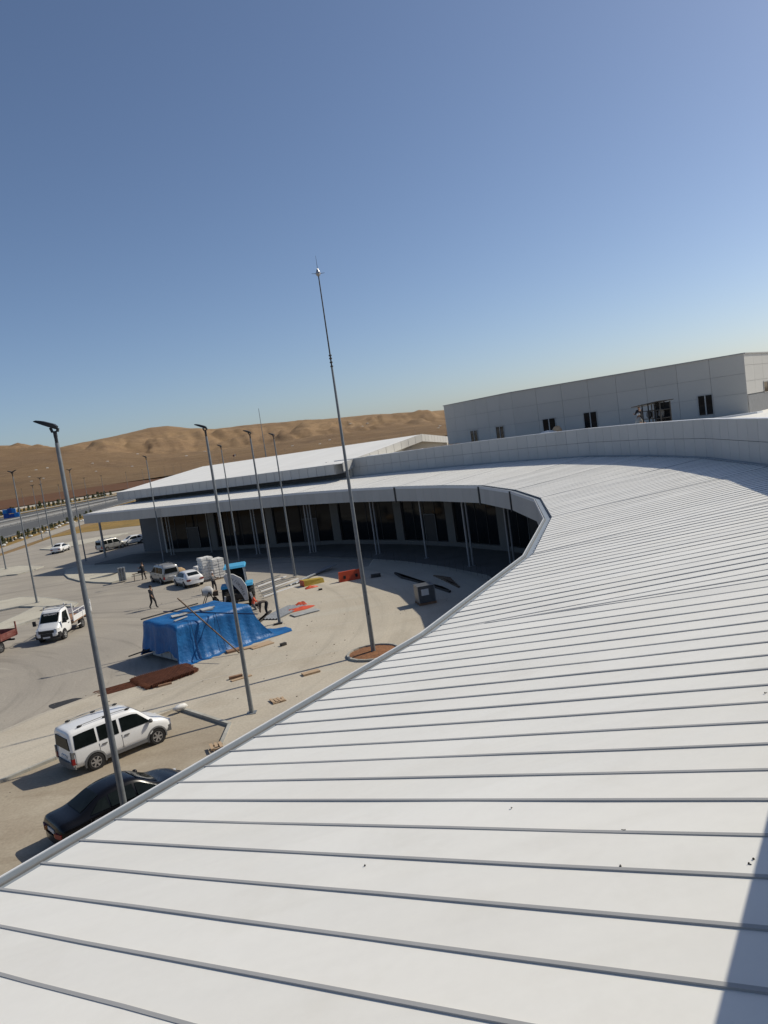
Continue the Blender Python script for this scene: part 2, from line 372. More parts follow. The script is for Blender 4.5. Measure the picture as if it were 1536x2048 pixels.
# dry grass wedge between lot and service road
sheet('grass_wedge', [(p.x,p.y) for p in (at(56,1091), at(103,1075), at(160,1066), at(262,1053), at(330,1045), at(330,1030), at(262,1033), at(197,1046), at(140,1063), at(103,1072.5))], 0.014, GRASSM)
def kerb_run(parent, pts, w_, z0, z1, L=1.0, gap=.012, name='kerb_stone', close=False):
    P = [Vector((p[0],p[1],0)) for p in pts]
    if close: P.append(P[0])
    for a, b in zip(P[:-1], P[1:]):
        ln = (b-a).length; k = max(1, round(ln/L)); d = (b-a)/k; dn = (b-a).normalized()
        for i in range(k):
            s_, e_ = a+d*i+dn*gap/2, a+d*(i+1)-dn*gap/2
            m_ = MB().bar(s_+Vector((0,0,(z0+z1)/2)), e_+Vector((0,0,(z0+z1)/2)), w_, z1-z0)
            m_.build(name, KERB, parent)

# concrete apron of the court, slightly raised, bay cut out of it
ZA = 0.12
bay_edge = [(-420,1735),(0,1560),(160,1493),(320,1424),(357,1414)]
apron_px = [(-420,1640),(0,1467),(91,1427),(219,1380),(300,1352),(420,1300),(520,1250),(556,1210),(556,1180),(580,1163),(650,1148),(740,1132)]
ap = [at(*p, ZA) for p in apron_px] + [Vector((-1,76,ZA)), Vector((9,66,ZA)), Vector((13,54,ZA)), Vector((14,42,ZA)), Vector((12,30,ZA)), Vector((8,20,ZA)), Vector((1,9,ZA))]
ap += [at(441,1490,ZA)+Vector((2.4,-3.5,0)), at(441,1490,ZA), at(460,1447,ZA), at(357,1414,ZA), at(160,1493,ZA), at(0,1560,ZA), at(-420,1735,ZA)]
b = MB(); lo = []
for k, p in enumerate(ap):
    q = Vector(p); q.z = -0.02
    if k < len(apron_px):
        nx = ap[min(k+1,len(apron_px)-1)]; pv = ap[max(k-1,0)]; d = (nx-pv).normalized(); q += Vector((-d.y,d.x,0))*.8
    lo.append(q)
b.ring([lo, ap]); ao = b.build('apron', APRON_M); ao['kind'] = 'structure'
kerb_run(ao, [at(*p, ZA) for p in bay_edge], .16, -.02, ZA+.012, 1.0)
kerb_run(ao, [at(*p, ZA) for p in ((357,1414),(460,1447),(441,1490))], .16, -.02, ZA+.03, 1.0)
sheet('parking_bay', [(p.x,p.y) for p in [at(*q) for q in ((-420,1740),(0,1563),(160,1496),(320,1427),(357,1417),(462,1451),(443,1493))] + [Vector((0,8,0)), Vector((-10,0,0)), Vector((-22,8,0))]], 0.008, BAYM)

# kerbed islands on the lot
def island(name, px, label_m=PAVE, z=.15, rimL=1.0):
    P = [at(*p, z) for p in px]
    o = slab(name, P, -.01, z-.004, label_m)
    kerb_run(o, P, .14, -.01, z+.004, rimL, close=True)
    return o
island('island', [(-80,1236),(-20,1205),(40,1194),(70,1193),(110,1197),(155,1205),(146,1212),(100,1212),(40,1212),(0,1220)])
island('island', [(-80,1285),(0,1246),(40,1228),(70,1213),(110,1214),(140,1222),(75,1236),(25,1252),(-20,1270)])
island('island', [(-40,1146),(0,1137),(40,1131),(86,1132),(64,1140),(34,1148),(15,1149.5),(-40,1160)])
island('island', [(80,1098),(103,1090.5),(160,1080),(230,1068),(262,1064),(215,1077),(160,1089),(110,1099)])
island('island', [(132,1139),(129,1147),(138,1155),(160,1161),(190,1163.5),(222,1164.5),(238,1160),(262,1152),(310,1141),(330,1132),(250,1127),(160,1131)])

# ================================================================== CURVED CANOPY BUILDING
ZE, W = 6.8, 9.55
ex = [(838,1269),(1045,1112),(1087,1037.5),(1068,998.5),(1020,982),(957,972.7),(876,972.3),(788.6,974.5),(699,979),(588,987),(166,1029)]
V = [at(*p, ZE) for p in ex]; V = [Vector((p.x,p.y,0)) for p in V]
d55 = (V[0]-at(100,1698.5,ZE)); d55.z = 0; d55.normalize()
V.insert(0, V[0]-d55*24)
NS = len(V)-1
D = [(V[i+1]-V[i]).normalized() for i in range(NS)]
Nn = [Vector((d.y,-d.x,0)) for d in D]
Mm = []
for i in range(NS+1):
    if i == 0: Mm.append(Nn[0])
    elif i == NS: Mm.append(Nn[-1])
    else:
        s = Nn[i-1]+Nn[i]; Mm.append(s/(s.dot(Nn[i])))
ZB = [8.40,8.36,8.20,7.96,7.80,7.74,7.66,7.58,7.5,7.42,7.34,7.30]
ZW = [10.0,10.0,9.99,9.98,9.95,9.90,9.84,9.78,9.70,9.56,9.40,9.40]
bld = thing('canopy_building', 'curved white-roofed canopy building with dark glass front around the court', 'building', (12,45,0))
OFF = (12,45,0)
def P(i, s, w_, z): q = V[i]+D[i]*s+Nn[i]*w_; return Vector((q.x,q.y,z))
def zroof(i, s, w_):
    L = (V[i+1]-V[i]).length; t = max(0,min(1,s/L)); zb = ZB[i]*(1-t)+ZB[i+1]*t
    return ZE+(zb-ZE)*w_/W
RIBS = .548
# base deck under the panels (one per sector joined: hidden structure of the roof)
dk = MB()
for i in range(NS):
    a0, a1 = V[i]+Mm[i]*.3, V[i+1]+Mm[i+1]*.3; b0, b1 = V[i]+Mm[i]*W, V[i+1]+Mm[i+1]*W
    dk.hexa([(a0.x,a0.y,ZE-.25),(a1.x,a1.y,ZE-.25),(b1.x,b1.y,ZB[i+1]-.25),(b0.x,b0.y,ZB[i]-.25),
             (a0.x,a0.y,ZE-.045),(a1.x,a1.y,ZE-.045),(b1.x,b1.y,ZB[i+1]-.06),(b0.x,b0.y,ZB[i]-.06)])
deck = dk.build('roof_deck', SOFFIT, bld, OFF)
WG = .38     # roof sheets start this far in from the eave (gutter)
nrib = 0
for i in range(NS):
    L = (V[i+1]-V[i]).length
    sl = (Mm[i].dot(D[i])); sr = (Mm[i+1].dot(D[i]))       # shift of the joint per metre of width
    smin, smax = min(0, sl*W), L+max(0, sr*W)
    def w_lo(s):          # where the line s enters the sector
        lo = WG
        if s < sl*WG: lo = s/sl if sl < 0 else WG
        if s > L+sr*WG: lo = max(lo, (s-L)/sr if sr > 0 else WG)
        return min(lo, W)
    k0, k1 = math.floor(smin/RIBS), math.ceil(smax/RIBS)
    step = RIBS
    ss = [smin] + [k*step for k in range(k0, k1+1) if smin+.06 < k*step < smax-.06] + [smax]
    for s0, s1 in zip(ss[:-1], ss[1:]):
        if s1-s0 < .02: continue
        w0, w1 = w_lo(s0+1e-4), w_lo(s1-1e-4)
        mb = MB(); top = []
        outl = [(s0,w0)]
        # corner at a joint start
        for sv in (sl*WG, L+sr*WG):
            if s0 < sv < s1: outl.append((sv, WG))
        outl += [(s1,w1),(s1,W),(s0,W)]
        if abs(w0-W) < .01: outl = [q for q in outl if not (q == (s0,w0))]
        if abs(w1-W) < .01: outl = [q for q in outl if not (q == (s1,w1))]
        if len(outl) < 3: continue
        dz = random.uniform(-.004,.004)
        hi = [P(i,s,w_,zroof(i,s,w_)+dz) for s, w_ in outl]; lo_ = [q-Vector((0,0,.04)) for q in hi]
        mb.ring([lo_, hi]); mb.build('roof_sheet', WHITE_ROOF, bld, OFF)
    for s in ss[(1 if i else 0):-1]:
        w0 = w_lo(s); 
        if W-w0 < .3: continue
        if w0 <= WG+.01: w0 = WG-.06
        prof_ = [(-.024,-.01),(-.019,.011),(.016,.013),(.022,-.01)]
        rings = []; nseg = 7
        for k in range(nseg+1):
            wk = w0+(W-w0)*k/nseg; js = random.uniform(-.008,.008) if i < 4 else 0; jz = random.uniform(-.003,.003)
            rings.append([P(i, s+a+js, wk, zroof(i,s,wk)+b_+jz) for a, b_ in prof_])
        MB().ring(rings).build('roof_rib', RIB_M, bld, OFF); nrib += 1
    # joint flashing on the roof between sectors
    if 0 < i:
        q0, q1 = V[i]+Mm[i]*WG, V[i]+Mm[i]*W
        MB().bar((q0.x,q0.y,ZE+.03*(ZB[i]-ZE)+.006),(q1.x,q1.y,ZB[i]+.006),.05,.02).build('roof_joint_strip', RIB_M, bld, OFF)
    # gutter: trough, inner lip, dark slot, outer lip
    def prism(w0_, w1_, z0_, z1_, name, m, par=bld):
        a0, a1, b0, b1 = V[i]+Mm[i]*w0_, V[i+1]+Mm[i+1]*w0_, V[i]+Mm[i]*w1_, V[i+1]+Mm[i+1]*w1_
        return MB().hexa([(a0.x,a0.y,z0_),(a1.x,a1.y,z0_),(b1.x,b1.y,z0_),(b0.x,b0.y,z0_),(a0.x,a0.y,z1_),(a1.x,a1.y,z1_),(b1.x,b1.y,z1_),(b0.x,b0.y,z1_)]).build(name, m, par, OFF)
    g = prism(.075, .42, ZE-.16, ZE-.055, 'gutter', GUTTER)
    prism(.055, .075, ZE-.16, ZE+.03, 'gutter_lip', GUTTER, g)
    prism(.020, .055, ZE-.16, ZE-.02, 'gutter_slot', DARKGAP, g)
    prism(-.004, .020, ZE-.16, ZE+.024, 'gutter_cap', LIP, g)
    # fascia panels
    ZF0, ZF1 = 5.55, ZE-.02
    kf = max(1, round(L/1.15)); st = L/kf
    for k in range(kf):
        s0, s1 = k*st+.008, (k+1)*st-.008
        MB().hexa([P(i,s0,.0,ZF0),P(i,s1,.0,ZF0),P(i,s1,.05,ZF0),P(i,s0,.05,ZF0),P(i,s0,.0,ZF1),P(i,s1,.0,ZF1),P(i,s1,.05,ZF1),P(i,s0,.05,ZF1)]).build('fascia_panel', FASCIA, bld, OFF)
    MB().hexa([P(i,0,.045,ZF0+.01),P(i,L,.045,ZF0+.01),P(i,L,.10,ZF0+.01),P(i,0,.10,ZF0+.01),P(i,0,.045,ZF1-.01),P(i,L,.045,ZF1-.01),P(i,L,.10,ZF1-.01),P(i,0,.10,ZF1-.01)]).build('fascia_frame', JOINT, bld, OFF)
    if i in (5,6,8,9):
        c = P(i,.0,-.03,(ZF0+ZF1)/2); MB().box((c.x,c.y,c.z-.06),(.16,.1,ZF1-ZF0+.12), math.atan2(D[i].y,D[i].x)).build('expansion_joint', FRAME, bld, OFF)
    # soffit
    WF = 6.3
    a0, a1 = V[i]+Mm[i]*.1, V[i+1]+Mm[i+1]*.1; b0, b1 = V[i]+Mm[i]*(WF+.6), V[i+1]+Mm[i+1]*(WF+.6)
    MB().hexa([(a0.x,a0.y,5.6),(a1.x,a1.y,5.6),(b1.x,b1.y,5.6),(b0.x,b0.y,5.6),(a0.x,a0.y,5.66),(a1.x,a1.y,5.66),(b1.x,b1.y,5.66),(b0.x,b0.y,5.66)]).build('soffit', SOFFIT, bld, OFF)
    # facade: plinth, piers, glass panes, doors
    fa, fb = V[i]+Mm[i]*WF, V[i+1]+Mm[i+1]*WF
    if i == NS-1: fb = V[i]+D[i]*(L-7.5)+Nn[i]*WF
    fl = (fb-fa).length; fd = (fb-fa).normalized(); fn = Vector((fd.y,-fd.x,0))
    def FP(s, o, z): q = fa+fd*s+fn*o; return Vector((q.x,q.y,z))
    def fbox(s0, s1, o0, o1, z0, z1): return MB().hexa([FP(s0,o0,z0),FP(s1,o0,z0),FP(s1,o1,z0),FP(s0,o1,z0),FP(s0,o0,z1),FP(s1,o0,z1),FP(s1,o1,z1),FP(s0,o1,z1)])
    fbox(0,fl,0,.4,.1,.55).build('plinth', PIERM, bld, OFF)
    fbox(0,fl,.2,.4,.55,5.6).build('facade_core', FRAME, bld, OFF)
    nb = max(1, round(fl/9.5)); bl = fl/nb
    for q in range(nb):
        o_ = q*bl; pw = 1.1
        fbox(o_+.02,o_+pw,-.10,.2,.56,5.59).build('pier', PIERM, bld, OFF)
        gx0, gx1 = o_+pw+.03, o_+bl-.02; dw = 2.0
        npn = 4; pwid = (gx1-gx0)/npn
        for j in range(npn):
            x0, x1 = gx0+j*pwid+.03, gx0+(j+1)*pwid-.03
            isdoor = (j == 1 and (q+i) % 2 == 0)
            gp = fbox(x0,x1,.10,.16,.62 if not isdoor else 3.3,5.55).build('glass_pane', GLASS, bld, OFF)
            if isdoor:
                dr = fbox(x0,x1,.04,.18,.14,3.2).build('door', FRAME, bld, OFF)
                fbox(x0-.06,x0+.02,.0,.19,.14,3.28).build('door_jamb', GREYC, dr); fbox(x1-.02,x1+.06,.0,.19,.14,3.28).build('door_jamb', GREYC, dr)
                fbox(x0+.02,x1-.02,.0,.19,3.2,3.28).build('door_head', GREYC, dr)
                for ch in dr.children: ch.data.transform(Matrix.Translation((-12,-45,0)))
        for j in range(1, npn):
            x0 = gx0+j*pwid; fbox(x0-.03,x0+.03,.06,.15,.60,5.57).build('mullion', FRAME, bld, OFF)
# far end wall of the glass front
i = NS-1; L = (V[i+1]-V[i]).length
a_, b_ = V[i]+D[i]*(L-7.5)+Nn[i]*WF, V[i]+D[i]*(L-7.5)+Nn[i]*(W+1)
MB().hexa([(a_.x,a_.y,.1),(a_.x-.2,a_.y+.12,.1),(b_.x-.2,b_.y+.12,.1),(b_.x,b_.y,.1),(a_.x,a_.y,5.59),(a_.x-.2,a_.y+.12,5.59),(b_.x-.2,b_.y+.12,5.59),(b_.x,b_.y,5.59)]).build('end_wall', FASCIA, bld, OFF)
# fascia along the end of the canopy
e0, e1 = V[-1], V[-1]+Nn[-1]*W; el = (e1-e0).length; en = D[-1]
for k in range(8):
    p0, p1 = e0+(e1-e0)*(k/8)+Nn[-1]*.008, e0+(e1-e0)*((k+1)/8)-Nn[-1]*.008
    zt0, zt1 = ZE+(ZB[-1]-ZE)*k/8-.02, ZE+(ZB[-1]-ZE)*(k+1)/8-.02
    q0, q1 = p0+en*.05, p1+en*.05
    MB().hexa([(p0.x,p0.y,5.55),(q0.x,q0.y,5.55),(q1.x,q1.y,5.55),(p1.x,p1.y,5.55),(p0.x,p0.y,zt0),(q0.x,q0.y,zt0),(q1.x,q1.y,zt1),(p1.x,p1.y,zt1)]).build('fascia_panel', FASCIA, bld, OFF)

# upstand wall with two rows of panels behind the canopy roof, coping, upper deck
WEND = 2.3
for i in range(NS):
    a, b2 = V[i]+Mm[i]*W, V[i+1]+Mm[i+1]*W; Lw = (b2-a).length; dw_ = (b2-a).normalized(); nw = Vector((dw_.y,-dw_.x,0))
    Le = Lw if i < NS-1 else WEND
    kp = max(1, round(Le/1.35)); st = Le/kp
    for k in range(kp):
        t0, t1 = k*st, (k+1)*st
        def WP(s, o, f):        # f 0 bottom .. 1 top
            u = s/Lw; zb = ZB[i]*(1-u)+ZB[i+1]*u-.05; zw = ZW[i]*(1-u)+ZW[i+1]*u-.06
            q = a+dw_*s+nw*o; return Vector((q.x,q.y,zb+(zw-zb)*f))
        for f0, f1 in ((.0,.511),(.523,1.0)):
            MB().hexa([WP(t0+.013,0,f0),WP(t1-.013,0,f0),WP(t1-.013,.05,f0),WP(t0+.013,.05,f0),WP(t0+.013,0,f1),WP(t1-.013,0,f1),WP(t1-.013,.05,f1),WP(t0+.013,.05,f1)]).build('wall_panel', PANELW, bld, OFF)
    MB().hexa([WP(0,.045,0),WP(Le,.045,0),WP(Le,.30,0),WP(0,.30,0),WP(0,.045,.995),WP(Le,.045,.995),WP(Le,.30,.995),WP(0,.30,.995)]).build('wall_core', JOINT, bld, OFF)
    c0, c1 = WP(0,.14,1.0), WP(Le,.14,1.0)
    MB().bar(c0+Vector((0,0,.022)), c1+Vector((0,0,.022)), .34, .04).build('coping', LIP, bld, OFF)
    f0, f1 = WP(0,-.10,.035), WP(Le,-.10,.035)
    MB().bar(f0, f1, .2, .05).build('wall_flashing', GUTTER, bld, OFF)
# upper roof deck behind the upstand
dkp = []
for i in range(NS):
    q = V[i]+Mm[i]*(W+.25); dkp.append((q.x,q.y))
q = V[NS-1]+D[NS-1]*WEND+Nn[NS-1]*(W+.2); dkp.append((q.x,q.y)); q = q+Nn[NS-1]*14; dkp.append((q.x,q.y))
dkp += [(9,92),(40,80),(70,60),(60,10),(30,-30)]
bb = MB(); bb.ring([[Vector((x,y,8.9)) for x,y in dkp],[Vector((x,y,9.05)) for x,y in dkp]]); bb.build('upper_roof_deck', WHITE_ROOF, bld, OFF)
# end wall of upstand
q0 = V[NS-1]+D[NS-1]*WEND+Nn[NS-1]*W; q1 = q0+Nn[NS-1]*15
MB().hexa([(q0.x,q0.y,7.2),(q0.x-.2,q0.y+.1,7.2),(q1.x-.2,q1.y+.1,7.2),(q1.x,q1.y,7.2),(q0.x,q0.y,9.33),(q0.x-.2,q0.y+.1,9.33),(q1.x-.2,q1.y+.1,9.33),(q1.x,q1.y,9.33)]).build('end_wall', PANELW, bld, OFF)
# columns under the canopy: clusters of round pipes
def column(px, n, r=.085, thick=False):
    p = at(*px, .14); p.z = .13
    for k in range(n):
        d = Vector((.30*(k-(n-1)/2), .10*(k % 2), 0))
        m = MB().cyl(p+d, p+d+Vector((0,0,5.5)), .16 if thick else r, None, 12); m.box(p+d+Vector((0,0,.015)), (.4,.4,.03))
        m.build('column', STEELP, bld, OFF, smooth=40)
column((211,1113.5), 1, thick=True)
for px, n in (((346,1110),2),((424,1104),1),((517,1108),2),((627,1104.6),3),((757,1108),2),((853.6,1116),1),((943.5,1132),2),((1026,1131),2)): column(px, n)
# raised walkway along the glass front
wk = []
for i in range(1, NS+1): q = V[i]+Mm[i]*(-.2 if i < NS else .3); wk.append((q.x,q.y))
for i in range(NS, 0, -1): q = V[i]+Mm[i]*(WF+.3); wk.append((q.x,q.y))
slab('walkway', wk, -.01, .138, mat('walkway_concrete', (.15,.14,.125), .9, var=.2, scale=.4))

# ================================================================== LONG HALL (far left)
u_ = D[-1]; n_ = Nn[-1]
F0 = V[NS-1]+n_*7.0; F1 = F0+u_*10
Fc = on_plane(F0, F1, (233,985)); Gc = on_plane(F0, F1, (667,928.5))
R0 = F0+n_*21; R1 = R0+u_*10
Ra = on_plane(R0, R1, (405,933)); Rb = on_plane(R0, R1, (842,868.7))
B0 = F0+n_*42; B1 = B0+u_*10
Bb = on_plane(B0, B1, (900,874)); Ba = Bb+u_*((Fc-Gc).length)
hall = thing('long_hall', 'long low hall with a white gabled roof beyond the canopy', 'building', (Fc.x/2+Gc.x/2+10, Fc.y/2+Gc.y/2+14, 0)); HO = tuple(hall.location)
up = Vector((0,0,1))
# gable start: rake meets upstand wall
G2 = Gc+ (Fc-Gc).normalized()*(-1.2)
ns = 34
for k in range(ns):
    t0, t1 = k/ns, (k+1)/ns
    a0, a1 = Fc.lerp(G2,t0), Fc.lerp(G2,t1); r0, r1 = Ra.lerp(Rb,t0), Ra.lerp(Rb,t1)
    MB().hexa([a0-up*.06,a1-up*.06,r1-up*.06,r0-up*.06,a0,a1,r1,r0]).build('roof_sheet', WHITE_ROOF, hall, HO)
MB().hexa([Ra-up*.08,Rb-up*.08,Bb-up*.08,Ba-up*.08,Ra-up*.01,Rb-up*.01,Bb,Ba]).build('roof_back', WHITE_ROOF, hall, HO)
kf = 30
for k in range(kf):
    t0, t1 = k/kf+.0006, (k+1)/kf-.0006
    a0, a1 = Fc.lerp(Gc,t0), Fc.lerp(Gc,t1); o_ = -n_*.03
    MB().hexa([a0+o_-up*1.15,a1+o_-up*1.15,a1+n_*.05-up*1.15,a0+n_*.05-up*1.15,a0+o_-up*.03,a1+o_-up*.03,a1+n_*.05-up*.03,a0+n_*.05-up*.03]).build('fascia_panel', PANELW, hall, HO)
MB().hexa([Fc+n_*.05-up*1.1,Gc+n_*.05-up*1.1,Gc+n_*.2-up*1.1,Fc+n_*.2-up*1.1,Fc+n_*.05-up*.07,Gc+n_*.05-up*.07,Gc+n_*.2-up*.07,Fc+n_*.2-up*.07]).build('fascia_frame', JOINT, hall, HO)
MB().hexa([Gc-up*1.16,Gc-u_*.05-up*1.16,Gc-u_*.05+n_*2.4-up*1.16,Gc+n_*2.4-up*1.16,Gc+up*0,Gc-u_*.05+up*0,Gc-u_*.05+n_*2.4+up*.2,Gc+n_*2.4+up*.2]).build('fascia_end', PANELW, hall, HO)
# recess wall (dark clerestory band) and lower wall
c0, c1 = Fc+n_*2.2-u_*1.0, Gc+n_*2.2
def vwall(a, b_, z0, z1, th, name, m):
    d = (Vector((b_.x-a.x,b_.y-a.y,0))).normalized(); nn = Vector((d.y,-d.x,0))*th
    return MB().hexa([(a.x,a.y,z0),(b_.x,b_.y,z0),(b_.x+nn.x,b_.y+nn.y,z0),(a.x+nn.x,a.y+nn.y,z0),(a.x,a.y,z1),(b_.x,b_.y,z1),(b_.x+nn.x,b_.y+nn.y,z1),(a.x+nn.x,a.y+nn.y,z1)]).build(name, m, hall, HO)
vwall(c1, c0, 0, Fc.z-.25, .3, 'clerestory_wall', mat('slate_cladding', (.11,.115,.125), .6, var=.06))
# soffit of the fascia overhang, end walls
MB().hexa([Fc-up*1.16,Gc-up*1.16,Gc+n_*2.4-up*1.16,Fc+n_*2.4-up*1.16,Fc-up*1.10,Gc-up*1.10,Gc+n_*2.4-up*1.10,Fc+n_*2.4-up*1.10]).build('overhang_soffit', SOFFIT, hall, HO)
def gable(a, r, b_, name, inset, m, low):
    off_ = (Fc-Gc).normalized()*inset
    pts = [Vector((a.x,a.y,low))+off_, Vector((b_.x,b_.y,low))+off_, b_+off_-up*.12, r+off_-up*.12, a+off_-up*.12]
    th = (Fc-Gc).normalized()*.2
    return MB().ring([pts, [q+th for q in pts]]).build(name, m, hall, HO)
gable(G2+n_*2.2, Rb, Bb, 'gable_wall', .5, mat('cream_render', (.52,.50,.45), .8, var=.04), 0)
gable(Fc+n_*2.2, Ra, Ba, 'gable_wall', -1.2, PANELW, 0)
for nm, a, r in (('rake',G2,Rb),('rake',Bb,Rb)):
    for k in range(10):
        p0, p1 = a.lerp(r,k/10+.002), a.lerp(r,(k+1)/10-.002); tx = (Fc-Gc).normalized()
        MB().hexa([p0-tx*.06-up*.95,p1-tx*.06-up*.95,p1-up*.95,p0-up*.95,p0-tx*.06+up*.05,p1-tx*.06+up*.05,p1+up*.05,p0+up*.05]).build('rake_panel', PANELW, hall, HO)

# ================================================================== ROOFTOP BLOCK
ZT = 13.94
K = [at(887,812,ZT), at(1022,785,ZT), at(1487,707,ZT), at(1536,705,ZT)]
K = [Vector((k.x,k.y,0)) for k in K]; K[3] = K[2]+(K[3]-K[2]).normalized()*26
blk = thing('rooftop_block', 'pale grey panelled upper storey block on the roof with small windows', 'building', (26,80,9.05)); BO = tuple(blk.location)
rowsz = [9.06, 10.75, 12.35, ZT]
def face_panels(a, b_, z0list, wid, m, name='wall_panel'):
    d = (b_-a).normalized(); Lf = (b_-a).length; nn = Vector((d.y,-d.x,0)); k = max(1,round(Lf/wid)); st = Lf/k
    for q in range(k):
        for z0, z1 in zip(z0list[:-1], z0list[1:]):
            p0, p1 = a+d*(q*st+.011), a+d*((q+1)*st-.011)
            MB().hexa([(p0.x,p0.y,z0+.009),(p1.x,p1.y,z0+.009),(p1.x-nn.x*.06,p1.y-nn.y*.06,z0+.009),(p0.x-nn.x*.06,p0.y-nn.y*.06,z0+.009),
                       (p0.x,p0.y,z1-.009),(p1.x,p1.y,z1-.009),(p1.x-nn.x*.06,p1.y-nn.y*.06,z1-.009),(p0.x-nn.x*.06,p0.y-nn.y*.06,z1-.009)]).build(name, m, blk, BO)
face_panels(K[0], K[1], rowsz, 2.6, PANELB); face_panels(K[1], K[2], rowsz, 2.9, PANELB)
face_panels(K[2], K[3], [10.62,11.7,13.0,ZT], 2.6, PANELB)
bk = [K[0],K[1],K[2],K[3],K[3]+Vector((-30,25,0)),K[0]+Vector((8,16,0))]
cen = sum(bk, Vector())/6
inn = [p+(cen-p).normalized()*.12 for p in bk]
MB().ring([[Vector((p.x,p.y,9.06)) for p in inn],[Vector((p.x,p.y,ZT-.02)) for p in inn]]).build('wall_core', mat('core_grey',(.24,.24,.235),.8), blk, BO)
for a, b_ in zip(bk[:3], bk[1:4]):
    MB().bar((a.x,a.y,ZT+.02),(b_.x,b_.y,ZT+.02),.22,.09).build('coping', STEELP, blk, BO)
# recessed dark wall under the lit face
d_ = (K[3]-K[2]).normalized(); nn = Vector((d_.y,-d_.x,0))
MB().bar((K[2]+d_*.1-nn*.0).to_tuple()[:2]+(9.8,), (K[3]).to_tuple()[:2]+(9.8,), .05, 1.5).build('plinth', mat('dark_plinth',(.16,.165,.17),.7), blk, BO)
def block_window(ka, kb, x0, y0, x1, y1, split=.5, open_=False):
    d = (kb-ka).normalized(); nn = Vector((d.y,-d.x,0))
    xm, ym = (x0+x1)/2, (y0+y1)/2
    c = on_plane(ka, kb, (xm,ym)); l_ = on_plane(ka, kb, (x0,ym)); r_ = on_plane(ka, kb, (x1,ym)); t_ = on_plane(ka, kb, (xm,y0+3)); bo = on_plane(ka, kb, (xm,y1-2))
    hw = (Vector((r_.x-l_.x,r_.y-l_.y,0))).length/2*.9; zt, zb = t_.z, max(bo.z, 9.2)
    c = Vector((c.x,c.y,0))
    def q(s, o, z): v = c+d*s+nn*o; return Vector((v.x,v.y,z))
    def bx(s0,s1,o0,o1,z0,z1): return MB().hexa([q(s0,o0,z0),q(s1,o0,z0),q(s1,o1,z0),q(s0,o1,z0),q(s0,o0,z1),q(s1,o0,z1),q(s1,o1,z1),q(s0,o1,z1)])
    fr = MB()
    for s0,s1,z0,z1 in ((-hw,-hw+.07,zb,zt),(hw-.07,hw,zb,zt),(-hw+.07,hw-.07,zt-.07,zt),(-hw+.07,hw-.07,zb,zb+.06),(-.05+hw*(split-.5)*2,.05+hw*(split-.5)*2,zb+.06,zt-.07)):
        fr.hexa([q(s0,.0,z0),q(s1,.0,z0),q(s1,.06,z0),q(s0,.06,z0),q(s0,.0,z1),q(s1,.0,z1),q(s1,.06,z1),q(s0,.06,z1)])
    wo = fr.build('window', STEELP, blk, BO)
    sp = hw*(split-.5)*2
    bx(-hw+.07,sp-.05,.004,.03,zb+.06,zt-.07).build('pane', GLASS, wo, BO); bx(sp+.05,hw-.07,.004,.03,zb+.06,zt-.07).build('pane', GLASS, wo, BO)
block_window(K[0],K[1],941,857,957,886); block_window(K[0],K[1],992,849,1010,882)
block_window(K[1],K[2],1084,833,1114,868); block_window(K[1],K[2],1166,820,1197,861); block_window(K[1],K[2],1394,786,1429,833)
block_window(K[2],K[3],1526,758,1545,786)

# ================================================================== OBJECTS: light poles and masts
def pole_shaft(H, r0, r1, n=8):
    m = MB(); m.cyl((0,0,0),(0,0,H), r0, r1, n); m.box((0,0,.012),(.42,.42,.024))
    return m
def lamp_head(m_angle, tilt=R(27), L=.62):
    """flat LED head pointing along local +x, tilted upward"""
    m = MB(); c, s = math.cos(tilt), math.sin(tilt)
    sec = [(-.06,.09,.09),(.04,.12,.12),(.15,.16,.11),(.38,.16,.09),(.50,.13,.06),(.56,.10,.02)]
    rings = []
    for x, hw, th in sec:
        base = Vector((x*c, 0, x*s+.12)); nrm = Vector((-s,0,c))
        rings.append([base+Vector((0,-hw,0)), base+Vector((0,hw,0)), base+Vector((0,hw*.85,0))+nrm*th, base+Vector((0,-hw*.85,0))+nrm*th])
    m.ring(rings); m.cyl((0,0,-.12),(0,0,.05),.055,.055,8); m.bar((-.07,0,.02),(-.10,0,.12),.10,.05); m.bar((.06,0,.02),(.10,0,.15),.10,.05)
    return m
HP = 12.4
shaft = None
def light_pole(base, heads, label, group=None, H=HP, r0=.105, r1=.05):
    global shaft
    t = thing('street_lamp', label, 'street lamp', base, 0, group)
    if shaft is None: shaft = pole_shaft(HP, .105, .05).build('pole', STEEL, t, smooth=50)
    else: linked('pole', shaft, t, scale=(1,1,H/HP))
    MB().box((-.0,-.108,1.0),(.10,.012,.32)).build('service_door', STEEL, t)
    for a in heads:
        h = lamp_head(0).build('lamp_head', BLACK, t, smooth=35); MB().cyl((0,0,H-.02),(0,0,H+.22),.042,.042,8).build('spigot', BLACK, t); h.location = (0,0,H+.24); h.rotation_euler = (0,0,R(a)); h.scale = (.85,.85,.85)
    return t
p1 = at(113.7,886,12.40); light_pole((p1.x,p1.y,0.0), [183], 'galvanised street lamp rising in front of the black sedan')
light_pole(at(503.6,1425.6,ZA), [178], 'galvanised street lamp at the corner of the parking bay')
light_pole(at(559.5,1246,ZA), [170], 'galvanised street lamp beside the corrugated sheets')
light_pole(at(590.3,1151.3,ZA), [165], 'galvanised street lamp at the edge of the canopy shade')
light_pole(at(480,1129,.0), [160], 'galvanised street lamp standing behind the backhoe')
light_pole(at(328,1124,.14), [175], 'galvanised street lamp in the shade behind the silver van')
light_pole(at(74,1205,.15), [178,18], 'double-headed street lamp on the island behind the white truck', H=12.45)
light_pole(at(12,1138,.15), [178,18], 'double-headed street lamp on the small pale island nearest the service road')
